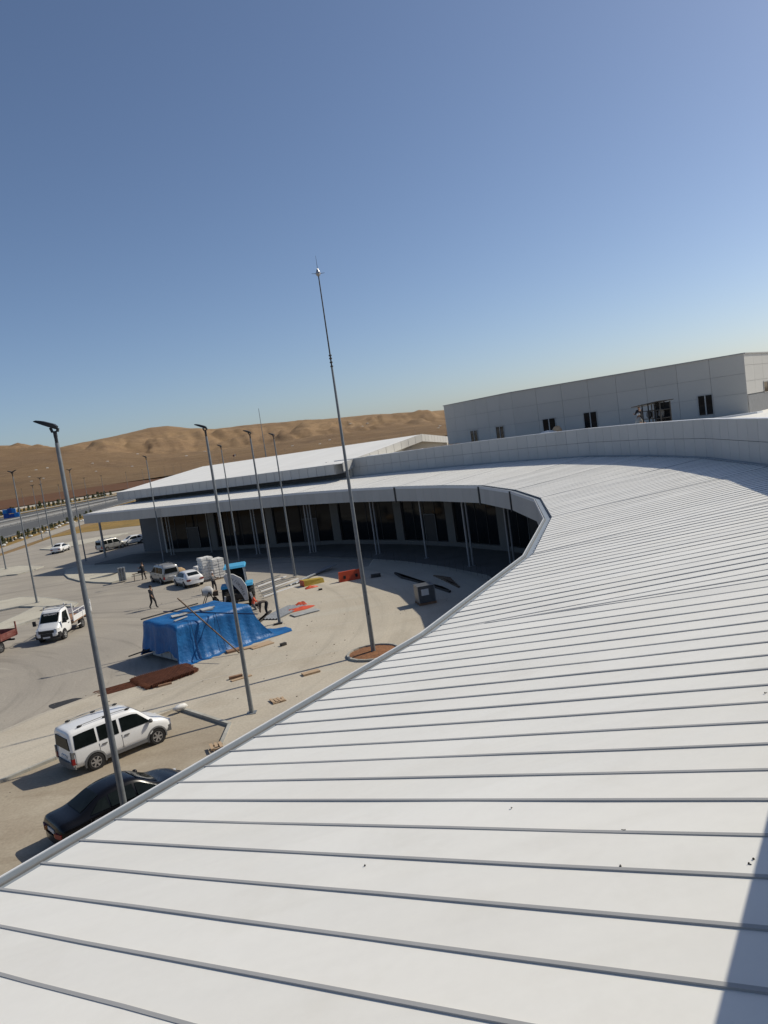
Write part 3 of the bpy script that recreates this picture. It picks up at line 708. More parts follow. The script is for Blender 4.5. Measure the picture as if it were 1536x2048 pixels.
light_pole(at(105,1093,.15), [180,15], 'double-headed street lamp by the far white saloon car', H=12.0)
light_pole(at(172,1122,.0), [200,40], 'double-headed street lamp beside the end of the canopy', H=12.45)
gfar = 'street lamps along the highway'
for bx_, by_, hh in ((85,1080,11),(100,1071,11),(180,1024,11),(212,1008,11),(50,1018,10),(128,1034,10),(258,985,11),(290,975,11),(332,960,11),(350,956,11),(365,952,11),(440,938,11),(463,933,11),(573,912,11),(806,880,12),(833,875,12)):
    hy = HOR[1]-(bx_-HOR[0])*math.tan(ROLL)
    g = at(bx_, max(by_, hy+24))
    light_pole((g.x,g.y,0), [175, 15], 'distant street lamp along the highway', gfar, H=hh, r0=.1)
# tall lightning mast in its planter
mb_ = at(747.3,1304.6,ZA+.05)
mast = thing('lightning_mast', 'tall tapered lightning mast standing in the round soil planter', 'mast', mb_)
m = MB(); m.cyl((0,0,0),(0,0,8.2),.125,.095,12); m.build('lower_tube', STEEL, mast, smooth=50)
MB().cyl((0,0,8.2),(0,0,15.2),.092,.055,10).build('middle_tube', STEEL, mast, smooth=50)
MB().cyl((0,0,15.2),(0,0,19.75),.04,.028,8).build('upper_tube', DIRTM, mast, smooth=50)
m = MB(); 
for z in (15.15,15.35,15.55,15.7): m.cyl((0,0,z),(0,0,z+.07),.075,.075,8)
m.build('clamps', DIRTM, mast)
hd = MB().lathe([(19.72,.04),(19.78,.10),(19.88,.13),(19.97,.09),(20.12,.03)],'z',14).build('strike_head', ALLOY, mast, smooth=50)
m = MB(); m.cyl((0,0,20.1),(0,0,20.75),.014,.006,6)
for k in range(4): a = k*math.pi/2+.3; m.cyl((0,0,19.85),(.34*math.cos(a),.34*math.sin(a),19.88),.02,.008,5)
m.build('rod', DIRTM, mast)
MB().box((.03,-.118,2.2),(.05,.02,.25)).build('terminal_box', BLACK, mast)
pl = thing('tree_planter', 'round kerbed planter of reddish soil at the foot of the mast', 'planter', (mb_.x,mb_.y,ZA)); PR = 1.35
m = MB(); rr = []
for k in range(7):
    r_ = PR*(1-k/6.0)+.001; rr.append([Vector((r_*math.cos(2*math.pi*j/28), r_*math.sin(2*math.pi*j/28), .03+.10*(1-(r_/PR)**2)+random.uniform(-.015,.02))) for j in range(28)])
m.ring(rr, cap=False).build('soil', SOIL, pl, smooth=70)
for k in range(20):
    a0, a1 = 2*math.pi*k/20+.008, 2*math.pi*(k+1)/20-.008
    o_ = lambda a, r_, z: Vector((r_*math.cos(a), r_*math.sin(a), z))
    MB().hexa([o_(a0,PR-.02,-.01),o_(a0,PR+.1,-.01),o_(a1,PR+.1,-.01),o_(a1,PR-.02,-.01),o_(a0,PR-.02,.12),o_(a0,PR+.1,.12),o_(a1,PR+.1,.12),o_(a1,PR-.02,.12)]).build('kerb_stone', KERB, pl)
g = ray(531,906); g = g*(152/g.length); fm = thing('lightning_mast', 'thin far mast rising behind the white hall roof', 'mast', (g.x,g.y,0))
MB().cyl((0,0,0),(0,0,13),.14,.10,8).build('lower_tube', STEEL, fm); MB().cyl((0,0,13),(0,0,20.2),.075,.045,8).build('upper_tube', STEEL, fm)
# round sign far behind hall roof
g = at(475,960); sg = thing('round_road_sign', 'far red-rimmed round road sign with white board behind the hall', 'sign', (g.x*1.7,g.y*1.7,0))
MB().cyl((0,0,0),(0,0,12.4),.12,.1,8).build('post', STEEL, sg); MB().cyl((0,-.12,12.2),(0,-.17,12.2),.75,.75,20).build('disc', REDL, sg); MB().cyl((0,-.175,12.2),(0,-.2,12.2),.48,.48,20).build('disc_face', GREYC, sg)
MB().box((1.25,-.14,12.4),(.6,.05,2.0)).build('board', PLATE, sg)

# ================================================================== VEHICLES  (local: x forward, y left, z up)
def wheel(par, x, y, r, wd, rim=ALLOY, spokes=6):
    sg_ = 1 if y > 0 else -1
    t = MB().lathe([(-wd/2,r*.66),(-wd/2,r*.92),(-wd*.32,r),(wd*.32,r),(wd/2,r*.92),(wd/2,r*.66)],'y',24,cap=False).build('wheel', RUBBER, par, smooth=40); t.location = (x,y,r)
    m = MB().lathe([(sg_*wd*.30,r*.10),(sg_*wd*.40,r*.14),(sg_*wd*.40,r*.02)],'y',12)
    m.lathe([(sg_*wd*.20,r*.67),(sg_*wd*.48,r*.67),(sg_*wd*.48,r*.60),(sg_*wd*.20,r*.58)],'y',24,cap=False)
    for k in range(spokes):
        a = 2*math.pi*k/spokes; m.bar((0,sg_*wd*.45,0),(r*.63*math.cos(a),sg_*wd*.46,r*.63*math.sin(a)), r*.19, .03, up=(0,1,0))
    m.build('rim', rim, t, smooth=30)
    MB().cyl((0,sg_*wd*.36,0),(0,sg_*wd*.395,0),r*.66,r*.66,20).build('brake_disc', BLACK, t)
def car(name, label, cat, S, paint, tyre_r, wb0, wb1, track, side_glass, ws, rw, loc, rz, bumper=None, arch=None, rails=False, group=None, rim=ALLOY, tail='block', tall=False, z0=0.0):
    """S: stations (x, zbottom, zbelt, zroof, halfwidth, hw_belt, hw_roof)"""
    t = thing(name, label, cat, loc, rz, group)
    def sec(x):
        if x <= S[0][0]: return S[0]
        for a, b_ in zip(S[:-1], S[1:]):
            if x <= b_[0]:
                i_ = S.index(a); p_, q_ = S[max(i_-1,0)], S[min(i_+2,len(S)-1)]; h_ = b_[0]-a[0]; f = (x-a[0])/h_; o7 = []
                for k in range(7):
                    m0 = (b_[k]-p_[k])/max(1e-6,b_[0]-p_[0])*h_; m1 = (q_[k]-a[k])/max(1e-6,q_[0]-a[0])*h_; dl = b_[k]-a[k]
                    lim = 3*abs(dl); m0 = max(-lim,min(lim,m0)); m1 = max(-lim,min(lim,m1))
                    o7.append((2*f**3-3*f*f+1)*a[k]+(f**3-2*f*f+f)*m0+(-2*f**3+3*f*f)*b_[k]+(f**3-f*f)*m1)
                o7[0] = x; return tuple(o7)
        return S[-1]
    def pts(st):
        x, zb, zl, zr, hw, hb_, hr = st
        half = [(hw*.86,zb),(hw*.97,zb+.07),(hw,zb+(zl-zb)*.35),(hw,zb+(zl-zb)*.72),(hb_,zl),(hr+(hb_-hr)*.12,zr-(zr-zl)*.14),(hr*.93,zr-.02*(zr-zl)),(hr*.55,zr+.012)]
        return [Vector((x,-y,z)) for y, z in half]+[Vector((x,y,z)) for y, z in reversed(half)]
    xs = sorted(set([s_[0] for s_ in S])); xs2 = []
    for a, b_ in zip(xs[:-1], xs[1:]):
        k = max(2, int((b_-a)/.10)); xs2 += [a+(b_-a)*q/k for q in range(k)]
    xs2.append(xs[-1])
    body = MB().ring([pts(sec(x)) for x in xs2]).build('body', paint, t, smooth=55)
    # side glass: list of (x0b,x1b,x0t,x1t)
    for sgn in (-1,1):
        for x0b,x1b,x0t,x1t in side_glass:
            lo, hi = [], []
            for q in range(5):
                f = q/4; xb = x0b+(x1b-x0b)*f; xt = x0t+(x1t-x0t)*f
                sb, st_ = sec(xb), sec(xt)
                yb = sb[5]+.006; zb_ = sb[2]+.05; yt = (st_[6]+(st_[5]-st_[6])*.20)+.010; zt_ = st_[3]-(st_[3]-st_[2])*.22
                lo.append(Vector((xb,sgn*yb,zb_))); hi.append(Vector((xt,sgn*yt,zt_)))
            i_ = [Vector((p_.x,p_.y-sgn*.03,p_.z)) for p_ in lo]; j_ = [Vector((p_.x,p_.y-sgn*.03,p_.z)) for p_ in hi]
            MB().ring([lo+list(reversed(hi)), i_+list(reversed(j_))]).build('side_window', CARGLASS, t)
    def screen(xa, xb, name, inset=.06, up_=.014):
        lo, hi = [], []; a, b_ = sec(xa), sec(xb); sgx = 1 if xa > xb else -1
        dx, dz = xb-xa, b_[3]-a[3]; ln = math.hypot(dx,dz); nx, nz = abs(dz)/ln*sgx, abs(dx)/ln
        m_ = MB(); rings = []
        for q in range(4):
            f = q/3; s_ = sec(xa+dx*f); y_ = s_[6]*.93-inset
            rings.append([Vector((s_[0]+nx*up_, y_*k, s_[3]+.004+nz*up_+ (.012 if abs(k) < .7 else 0))) for k in (-1,-.6,0,.6,1)])
        m_.ring(rings, cap=False, closed=False)
        m2 = [[Vector((p_.x-nx*.03,p_.y,p_.z-nz*.03)) for p_ in r_] for r_ in rings]; m_.ring(m2, cap=False, closed=False)
        return m_.build(name, CARGLASS, t, smooth=40)
    if ws: screen(*ws, 'windscreen')
    if rw == 'tail':          # near-vertical tailgate window
        s_ = S[0]; x = s_[0]-.03; zb_, zt_ = s_[2]+.04, s_[3]-.13
        MB().hexa([(x,-s_[5]+.15,zb_),(x+.03,-s_[5]+.15,zb_),(x+.03,s_[5]-.15,zb_),(x,s_[5]-.15,zb_),(x,-s_[6]+.11,zt_),(x+.05,-s_[6]+.11,zt_),(x+.05,s_[6]-.11,zt_),(x,s_[6]-.11,zt_)]).build('rear_window', mat('tail_glass', (.012,.014,.014), .3, spec=.04), t)
    elif rw: screen(*rw, 'rear_window')
    # wheels, arches
    for x in (wb0, wb1):
        for sgn in (-1,1):
            hw = sec(x)[4]
            MB().cyl((x,sgn*(hw-.10),tyre_r+.01),(x,sgn*(hw+.004),tyre_r+.01),tyre_r*1.16,tyre_r*1.16,24).build('wheel_well', BLACK, t)
            wheel(t, x, sgn*(hw-.078), tyre_r, .21, rim)
            if arch:
                m_ = MB(); n_a = 12; ro, ri = tyre_r*1.34, tyre_r*1.15
                for k in range(n_a):
                    a0, a1 = math.pi*(-.08+1.16*k/n_a), math.pi*(-.08+1.16*(k+1)/n_a)
                    q = lambda a, r_, y_: Vector((x+r_*math.cos(a), sgn*y_, tyre_r+r_*math.sin(a)))
                    m_.hexa([q(a0,ri,hw-.02),q(a0,ro,hw-.02),q(a1,ro,hw-.02),q(a1,ri,hw-.02),q(a0,ri,hw+.03),q(a0,ro,hw+.016),q(a1,ro,hw+.016),q(a1,ri,hw+.03)])
                m_.build('arch_trim', arch, t, smooth=40)
    # bumpers, lights, plate, mirrors, handles
    r_, f_ = S[0], S[-1]; bm_ = bumper or paint
    MB().ring([[Vector((r_[0]-.09+.12*abs(k)**3, k*(r_[4]+.01), z)) for k in (-1,-.9,-.5,0,.5,.9,1)]+[Vector((r_[0]+.10, k*(r_[4]-.02), z)) for k in (1,-1)] for z in (r_[1]-.04, r_[1]+.20)]).build('rear_bumper', bm_, t, smooth=40)
    MB().ring([[Vector((f_[0]+.07-.16*abs(k)**3, k*(sec(f_[0]-.3)[4]-.01), z)) for k in (-1,-.9,-.5,0,.5,.9,1)]+[Vector((f_[0]-.35, k*(sec(f_[0]-.3)[4]-.03), z)) for k in (1,-1)] for z in (f_[1]-.06, f_[1]+.20)]).build('front_bumper', bm_, t, smooth=40)
    for sgn in (-1,1):
        if tail == 'tall':
            MB().box((r_[0]+.03,sgn*(r_[4]-.05),r_[2]-.26),(.14,.15,.50)).build('tail_light', GREYC, t)
            MB().box((r_[0]+.025,sgn*(r_[4]-.05),r_[2]-.38),(.145,.155,.24)).build('tail_lens', REDL, t)
        else:
            tl = MB().box((r_[0]+.10,sgn*(r_[4]-.13),r_[2]-.12),(.30,.32,.15),rz=sgn*R(-14)).build('tail_light', REDL, t)
            MB().box((r_[0]+.04,sgn*(r_[4]-.24),r_[2]-.12),(.20,.2,.12),rz=sgn*R(-10)).build('indicator', AMBL, tl)
        hx = sec(f_[0]-.16)
        MB().box((f_[0]-.17,sgn*(hx[4]-.17),hx[2]-.09),(.30,.20,.13),rz=sgn*R(-24)).build('headlight', CLRL, t)
        mx = ws[0]-.12 if ws else wb1-.5; sm = sec(mx)
        MB().blob((mx,sgn*(sm[5]+.11),sm[2]+.10),(.10,.11,.09),8,5,1,.03).build('mirror', bumper or paint, t, smooth=60)
        for (x0b,x1b,x0t,x1t) in side_glass[:2] if not tall else side_glass[1:]:
            xh = x0b+.18; sh = sec(xh); MB().box((xh,sgn*(sh[4]+.012),sh[2]-.12),(.20,.04,.045)).build('door_handle', GREYC if paint is not BLACKP else BLACK, t)
        for (x0b,x1b,x0t,x1t) in side_glass:
            xh = x0b-.03; sh = sec(xh); MB().box((xh,sgn*(sh[4]-.001),(sh[1]+sh[2])/2+.05),(.012,.012,(sh[2]-sh[1])*.72)).build('door_seam', BLACK, t)
    MB().box((r_[0]-.02,0,r_[2]-.30 if tail == 'tall' else r_[1]+.3),(.03,.52,.115)).build('plate', PLATE, t)
    MB().box((f_[0]+.07,0,f_[1]+.08),(.02,.52,.11)).build('plate', PLATE, t)
    MB().box((f_[0]-.02,0,(f_[1]+f_[2])/2+.08),(.06,f_[4]*1.1,.16)).build('grille', BLACK, t)
    sill = sec(0); 
    for sgn in (-1,1): MB().box(((wb0+wb1)/2,sgn*(sill[4]-.01),sill[1]+.05),(wb1-wb0-tyre_r*2.6,.03,.14)).build('sill', arch or BLACK, t)
    if rails:
        for sgn in (-1,1):
            y_ = sec(-.5)[6]*.80
            m_ = MB().tube([(-1.55,sgn*y_,sec(-1.5)[3]+.07),(-.5,sgn*y_,sec(-.5)[3]+.085),(.35,sgn*y_,sec(.35)[3]+.07)],.018,8).build('roof_rail', STEELP, t, smooth=40)
            for x in (-1.6,-.55,.4): MB().blob((x,sgn*y_,sec(x)[3]+.045),(.12,.035,.05),8,4,2,.02).build('rail_foot', BLACK, m_, smooth=60)
    return t
VAN = [(-2.14,.36,1.02,1.66,.84,.83,.70),(-2.06,.33,1.03,1.76,.87,.86,.73),(-1.2,.30,1.04,1.82,.895,.88,.74),(.2,.30,1.04,1.81,.895,.88,.74),(.72,.30,1.03,1.70,.895,.87,.72),(1.30,.30,1.02,1.16,.89,.86,.74),(1.75,.32,.93,1.00,.86,.83,.70),(2.02,.36,.82,.86,.80,.77,.62),(2.14,.42,.66,.70,.70,.67,.50)]
SEDAN = [(-2.31,.42,.80,.92,.72,.70,.52),(-2.20,.34,.92,1.00,.84,.80,.64),(-1.62,.28,.94,1.05,.89,.85,.66),(-.85,.26,.94,1.38,.905,.87,.58),(-.2,.26,.93,1.465,.905,.87,.58),(.35,.26,.92,1.42,.905,.87,.58),(1.12,.26,.90,1.00,.90,.86,.68),(1.70,.28,.84,.90,.87,.82,.64),(2.12,.34,.70,.75,.78,.74,.55),(2.30,.42,.56,.60,.60,.57,.42)]
HATCH = [(-2.08,.40,.86,.98,.76,.74,.58),(-1.96,.32,.95,1.10,.85,.82,.62),(-1.35,.28,.96,1.36,.885,.86,.60),(-.5,.26,.94,1.46,.89,.86,.59),(.2,.26,.92,1.42,.89,.86,.58),(.95,.26,.90,1.02,.885,.85,.68),(1.55,.28,.84,.90,.86,.82,.64),(1.95,.34,.70,.75,.77,.73,.55),(2.12,.42,.56,.60,.60,.57,.42)]
def place(rear, front, width, side, z=0.0, wb=2.6):
    """near-side wheel contacts (pixels) -> centre location and heading; side=+1 if visible side is the left one"""
    a, b_ = at(*rear, z), at(*front, z); d = (b_-a).normalized(); left = Vector((-d.y,d.x,0))
    c = (a+b_)/2 - left*side*(width/2-.06); c.z = z
    return c, math.atan2(d.y, d.x)
c, a = place((196,1538),(313,1489),1.8,-1)
car('parked_van', 'white passenger van with grey arch trims parked beside the kerb', 'van', VAN, WHITEP, .335, -1.30, 1.36, 1.5,
    [(-2.0,-1.12,-1.96,-1.12),(-1.02,-.20,-1.02,-.20),(-.08,1.18,-.08,.70)], (1.26,.76), 'tail', c, a, bumper=GREYC, arch=GREYC, rails=True, tail='tall', tall=True)
VC, VA = c, a
# black saloon parallel to the van, nearer to the eave
dv_ = Vector((math.cos(VA), math.sin(VA), 0)); rl = at(92,1656,.6)
c = Vector((rl.x,rl.y,0))+dv_*2.30-Vector((-dv_.y,dv_.x,0))*.62
car('parked_sedan', 'black saloon car partly hidden by the white roof edge', 'car', SEDAN, BLACKP, .32, -1.36, 1.34, 1.5,
    [(-1.35,-.72,-1.0,-.72),(-.66,.16,-.66,.16),(.24,1.0,.24,.46)], (1.08,.40), (-1.56,-.90), c, VA-R(1))
c, a = place((327,1169.5),(303,1164),1.8,1)
car('parked_van', 'silver passenger van parked next to the white hatchback', 'van', VAN, SILVER, .33, -1.30, 1.36, 1.5,
    [(-2.0,-1.12,-1.96,-1.12),(-1.02,-.20,-1.02,-.20),(-.08,1.18,-.08,.70)], (1.26,.76), 'tail', c, a, bumper=SILVER, rails=True, tail='tall', tall=True)
c, a = place((372,1177),(351,1171),1.78,1)
car('parked_hatchback', 'white hatchback car parked between the silver van and the sacks', 'car', HATCH, WHITEP, .31, -1.26, 1.30, 1.5,
    [(-1.30,-.62,-1.0,-.62),(-.54,.85,-.54,.30)], (.90,.26), (-1.92,-1.38), c, a)
c, a = place((127,1104.5),(138,1100),1.78,-1)
car('parked_sedan', 'white saloon car on the far road near the grass wedge', 'car', SEDAN, WHITEP, .31, -1.36, 1.34, 1.5,
    [(-1.35,-.72,-1.0,-.72),(-.66,.16,-.66,.16),(.24,1.0,.24,.46)], (1.08,.40), (-1.56,-.90), c, a)
c, a = place((216,1102),(244,1095.5),1.8,-1)
car('parked_minivan', 'silver minivan seen past the end column of the canopy', 'van', VAN, SILVER, .33, -1.30, 1.36, 1.5,
    [(-2.0,-1.12,-1.96,-1.12),(-1.02,-.20,-1.02,-.20),(-.08,1.18,-.08,.70)], (1.26,.76), 'tail', c, a, rails=True, tail='tall', tall=True)
q = at(266,1089); d_ = Vector((math.cos(a),math.sin(a),0)); 
car('parked_hatchback', 'pale car parked ahead of the silver minivan behind the canopy end', 'car', HATCH, WHITEP, .31, -1.26, 1.30, 1.5,
    [(-1.30,-.62,-1.0,-.62),(-.54,.85,-.54,.30)], (.90,.26), (-1.92,-1.38), q, a+R(165))

# --- white dropside truck
def truck(name, label, loc, rz, cabp, bedp, text=None, bed_rail=True, bed_len=3.4, wb=3.3):
    t = thing(name, label, 'truck', loc, rz)
    CAB = [(.55,.42,1.12,2.12,.86,.86,.74),(.75,.40,1.14,2.20,.90,.88,.76),(1.35,.40,1.14,2.18,.90,.88,.76),(1.62,.40,1.14,2.06,.90,.87,.75),(2.28,.40,1.12,1.32,.90,.86,.76),(2.62,.42,1.02,1.12,.87,.82,.70),(2.84,.46,.86,.92,.80,.76,.60),(2.94,.50,.68,.74,.68,.64,.46)]
    def sec(x):
        for a, b_ in zip(CAB[:-1], CAB[1:]):
            if x <= b_[0]: f = max(0,(x-a[0])/(b_[0]-a[0])); return tuple(a[k]+(b_[k]-a[k])*f for k in range(7))
        return CAB[-1]
    def pts(s_):
        x, zb, zl, zr, hw, hb_, hr = s_
        half = [(hw*.9,zb),(hw*.98,zb+.08),(hw,zb+(zl-zb)*.5),(hb_,zl),(hr+(hb_-hr)*.15,zr-(zr-zl)*.14),(hr*.92,zr),(hr*.5,zr+.015)]
        return [Vector((x,-y,z)) for y, z in half]+[Vector((x,y,z)) for y, z in reversed(half)]
    MB().ring([pts(s_) for s_ in CAB]).build('cab', cabp, t, smooth=38)
    s0, s1 = sec(2.22), sec(1.70); up_ = .02
    rr = [[Vector((s_[0]+up_*.6, k*s_[6]*.88, s_[3]+up_)) for k in (-1,0,1)] for s_ in (s0, s1)]
    r2 = [[p_-Vector((.02,0,.03)) for p_ in r_] for r_ in rr]
    ws = MB().ring(rr, cap=False, closed=False).ring(r2, cap=False, closed=False).build('windscreen', CARGLASS, t)
    if text:
        cu = bpy.data.curves.new('lettering','FONT'); cu.body = text; cu.align_x = 'CENTER'; cu.size = .185; cu.extrude = .002
        to = bpy.data.objects.new('tmp', cu); COL.objects.link(to)
        me = bpy.data.meshes.new_from_object(to.evaluated_get(bpy.context.evaluated_depsgraph_get())); bpy.data.objects.remove(to)
        me.materials.clear(); me.materials.append(PLATE)
        ex_ = (Vector((rr[1][1]))-Vector((rr[0][1]))).normalized(); xx = Vector((0,1,0)); zz = xx.cross(ex_)
        base = Vector(rr[0][1]).lerp(Vector(rr[1][1]), .76)+zz*.012
        mt = Matrix((xx,ex_,zz)).transposed().to_4x4(); mt.translation = base; me.transform(mt)
        lo = bpy.data.objects.new('lettering', me); COL.objects.link(lo); lo.parent = ws
    for sgn in (-1,1):
        a0, a1, b0, b1 = sec(.85), sec(2.05), sec(.85), sec(1.62)
        lo = [Vector((.85,sgn*(a0[5]+.008),a0[2]+.06)),Vector((2.02,sgn*(a1[5]+.008),a1[2]+.05))]; hi = [Vector((1.56,sgn*(.79),1.94)),Vector((.85,sgn*(.79),1.98))]
        o4 = lo+hi; MB().ring([o4,[p_-Vector((0,sgn*.04,0)) for p_ in o4]]).build('side_window', CARGLASS, t)
        m_ = MB().box((2.12,sgn*1.13,1.42),(.12,.22,.36)).build('mirror', BLACK, t); MB().bar((2.1,sgn*.88,1.32),(2.1,sgn*1.06,1.36),.04).build('mirror_arm', BLACK, m_)
        MB().box((2.70,sgn*.70,.88),(.30,.24,.26),rz=sgn*R(-20)).build('headlight', CLRL, t)
        MB().box((1.02,sgn*.905,1.0),(.2,.03,.05)).build('door_handle', BLACK, t)
        for x in (-1.45+.1, 1.95):
            MB().cyl((x,sgn*.72,.37),(x,sgn*.905,.37),.43,.43,20).build('wheel_well', BLACK, t)
            wheel(t, x, sgn*.835, .345, .20, STEELP if x > 0 else GREYC, 5)
    m_ = MB(); m_.ring([[Vector((2.98-.18*abs(k)**2.5, k*.88, z)) for k in (-1,-.8,-.4,0,.4,.8,1)]+[Vector((2.3,k*.88,z)) for k in (1,-1)] for z in (.36,.74)]); m_.build('front_bumper', BLACK, t, smooth=40)
    MB().box((2.93,0,.86),(.10,1.1,.20)).build('grille', BLACK, t); MB().box((3.0,0,.47),(.02,.52,.11)).build('plate', PLATE, t)
    # chassis and bed
    for sgn in (-1,1): MB().box((-1.0,sgn*.40,.62),(4.2,.09,.16)).build('chassis_rail', BLACK, t)
    bx0, bx1 = -3.05, .40
    MB().box(((bx0+bx1)/2,0,.86),(bx1-bx0,2.06,.10)).build('bed_floor', bedp if bedp is REDP else WOODB, t)
    for sgn in (-1,1):
        for k in range(3): MB().box(((bx0+bx1)/2,sgn*1.04,.98+k*.135),(bx1-bx0,.04,.125)).build('side_board', bedp, t)
        if bed_rail:
            MB().bar((bx0,sgn*1.04,1.62),(bx1,sgn*1.04,1.62),.05).build('top_rail', cabp, t)
            for x in (bx0+.03,(bx0+bx1)/2-.5,(bx0+bx1)/2+.6): MB().bar((x,sgn*1.04,1.36),(x,sgn*1.04,1.60),.05).build('rail_post', cabp, t)
        for x in (bx0, (bx0+bx1)/2): MB().box((x,sgn*1.065,1.14),(.08,.05,.58)).build('stake', bedp, t)
        MB().bar((-.15,sgn*.95,.45),(-.9,sgn*.95,.45),.05).build('under_rail', cabp, t)
    MB().box((bx0-.02,0,1.13),(.04,2.06,.44)).build('tailgate', bedp, t)
    for sgn in (-1,1): MB().box((bx0-.02,sgn*1.04,1.35),(.09,.08,1.0)).build('corner_post', bedp, t)
    m_ = MB(); m_.bar((bx1,-1.04,.9),(bx1,-1.04,2.28),.07); m_.bar((bx1,1.04,.9),(bx1,1.04,2.28),.07); m_.bar((bx1,-1.04,2.24),(bx1,1.04,2.24),.06)
    m_.bar((bx1,-1.0,1.6),(bx1,1.0,1.6),.05); m_.build('head_frame', cabp, t)
    m_ = MB(); m_.bar((1.6,-.8,2.26),(1.6,.8,2.26),.03); m_.bar((.5,-.8,2.30),(.5,.8,2.30),.03); m_.bar((.5,-.78,2.29),(1.6,-.78,2.26),.03); m_.bar((.5,.78,2.29),(1.6,.78,2.26),.03); m_.build('roof_rack', DIRTM, t)
    MB().box((bx0+.1,0,.55),(.12,1.7,.12)).build('rear_bar', BLACK, t)
    return t
f1 = at(131,1277); r1 = at(170,1251.5); d_ = (f1-r1).normalized(); left = Vector((-d_.y,d_.x,0))
c = f1-d_*1.95-left*.86; c.z = 0
truck('dropside_truck', 'white dropside truck with lettered windscreen driving across the lot', c, math.atan2(d_.y,d_.x), WHITEP, WHITEP, 'BAYILDIRIM')
# red truck leaving the picture: only the tail of its bed is in view
rp = at(2,1306); hd_ = math.atan2(d_.y,d_.x)-R(12); dd = Vector((math.cos(hd_),math.sin(hd_),0)); lf = Vector((-dd.y,dd.x,0))
c = rp+dd*1.35-lf*.86; c.z = 0
truck('dropside_truck', 'red dropside truck with faded side boards beside the kerbed island', c, hd_, REDP, REDP, None, False)

# --- backhoe loader seen from behind
bp = at(482,1207,ZA*.0); bh = thing('backhoe_loader', 'blue and grey backhoe loader with its curved boom folded upright', 'backhoe', bp, R(98))
# local x forward (away from camera), rear at -x
for x, r_, y_, wd in ((-.9,.80,.95,.50),(1.35,.55,.92,.38)):
    for sgn in (-1,1):
        wh = MB().lathe([(-wd/2,r_*.55),(-wd/2,r_*.92),(-wd*.3,r_),(wd*.3,r_),(wd/2,r_*.92),(wd/2,r_*.55)],'y',22)
        w_ = wh.build('wheel', RUBBER, bh, smooth=40); w_.location = (x,sgn*y_,r_)
        m_ = MB()
        for k in range(18):
            a = 2*math.pi*k/18; m_.bar((r_*.97*math.cos(a),-wd*.45,r_*.97*math.sin(a)),(r_*.99*math.cos(a+.12),wd*.45,r_*.99*math.sin(a+.12)),.07,.07)
        m_.build('tread', RUBBER, w_); MB().cyl((0,-wd*.3,0),(0,wd*.3,0),r_*.55,r_*.55,16).build('rim', BROWN, w_)
MB().box((.2,0,.85),(3.4,.8,.5)).build('chassis', DIRTM, bh)
m_ = MB(); m_.hexa([(.5,-.55,1.0),(2.1,-.45,1.0),(2.1,.45,1.0),(.5,.55,1.0),(.5,-.55,1.75),(2.0,-.42,1.55),(2.0,.42,1.55),(.5,.55,1.75)]); m_.build('bonnet', DKBLUE, bh)
for sgn in (-1,1):
    MB().hexa([(-1.75,sgn*.62,1.62),(-.1,sgn*.62,1.62),(-.1,sgn*1.22,1.62),(-1.75,sgn*1.22,1.62),(-1.6,sgn*.62,1.80),(-.2,sgn*.62,1.80),(-.2,sgn*1.20,1.80),(-1.6,sgn*1.20,1.80)]).build('fender', BLUEP, bh)
    for x in (-1.15,.45): MB().bar((x,sgn*.72,1.7),(x*.92,sgn*.66,3.05),.08).build('cab_post', BOOM, bh)
    MB().bar((-1.9,sgn*.95,1.1),(-1.9,sgn*1.15,.15),.14).build('stabiliser', BOOM, bh).data; MB().box((-1.9,sgn*1.18,.08),(.45,.35,.1)).build('stabiliser_foot', DIRTM, bh)
MB().hexa([(-1.45,-.85,3.05),(.65,-.85,3.05),(.65,.85,3.05),(-1.45,.85,3.05),(-1.3,-.78,3.20),(.55,-.78,3.20),(.55,.78,3.20),(-1.3,.78,3.20)]).build('cab_roof', BLUEP, bh)
MB().hexa([(-1.13,-.66,1.7),(.42,-.66,1.7),(.42,.66,1.7),(-1.13,.66,1.7),(-1.04,-.62,3.04),(.40,-.62,3.04),(.40,.62,3.04),(-1.04,.62,3.04)]).build('cab_glass', CARGLASS, bh)
MB().box((-1.78,0,.95),(.16,2.1,.34)).build('rear_frame', DIRTM, bh)
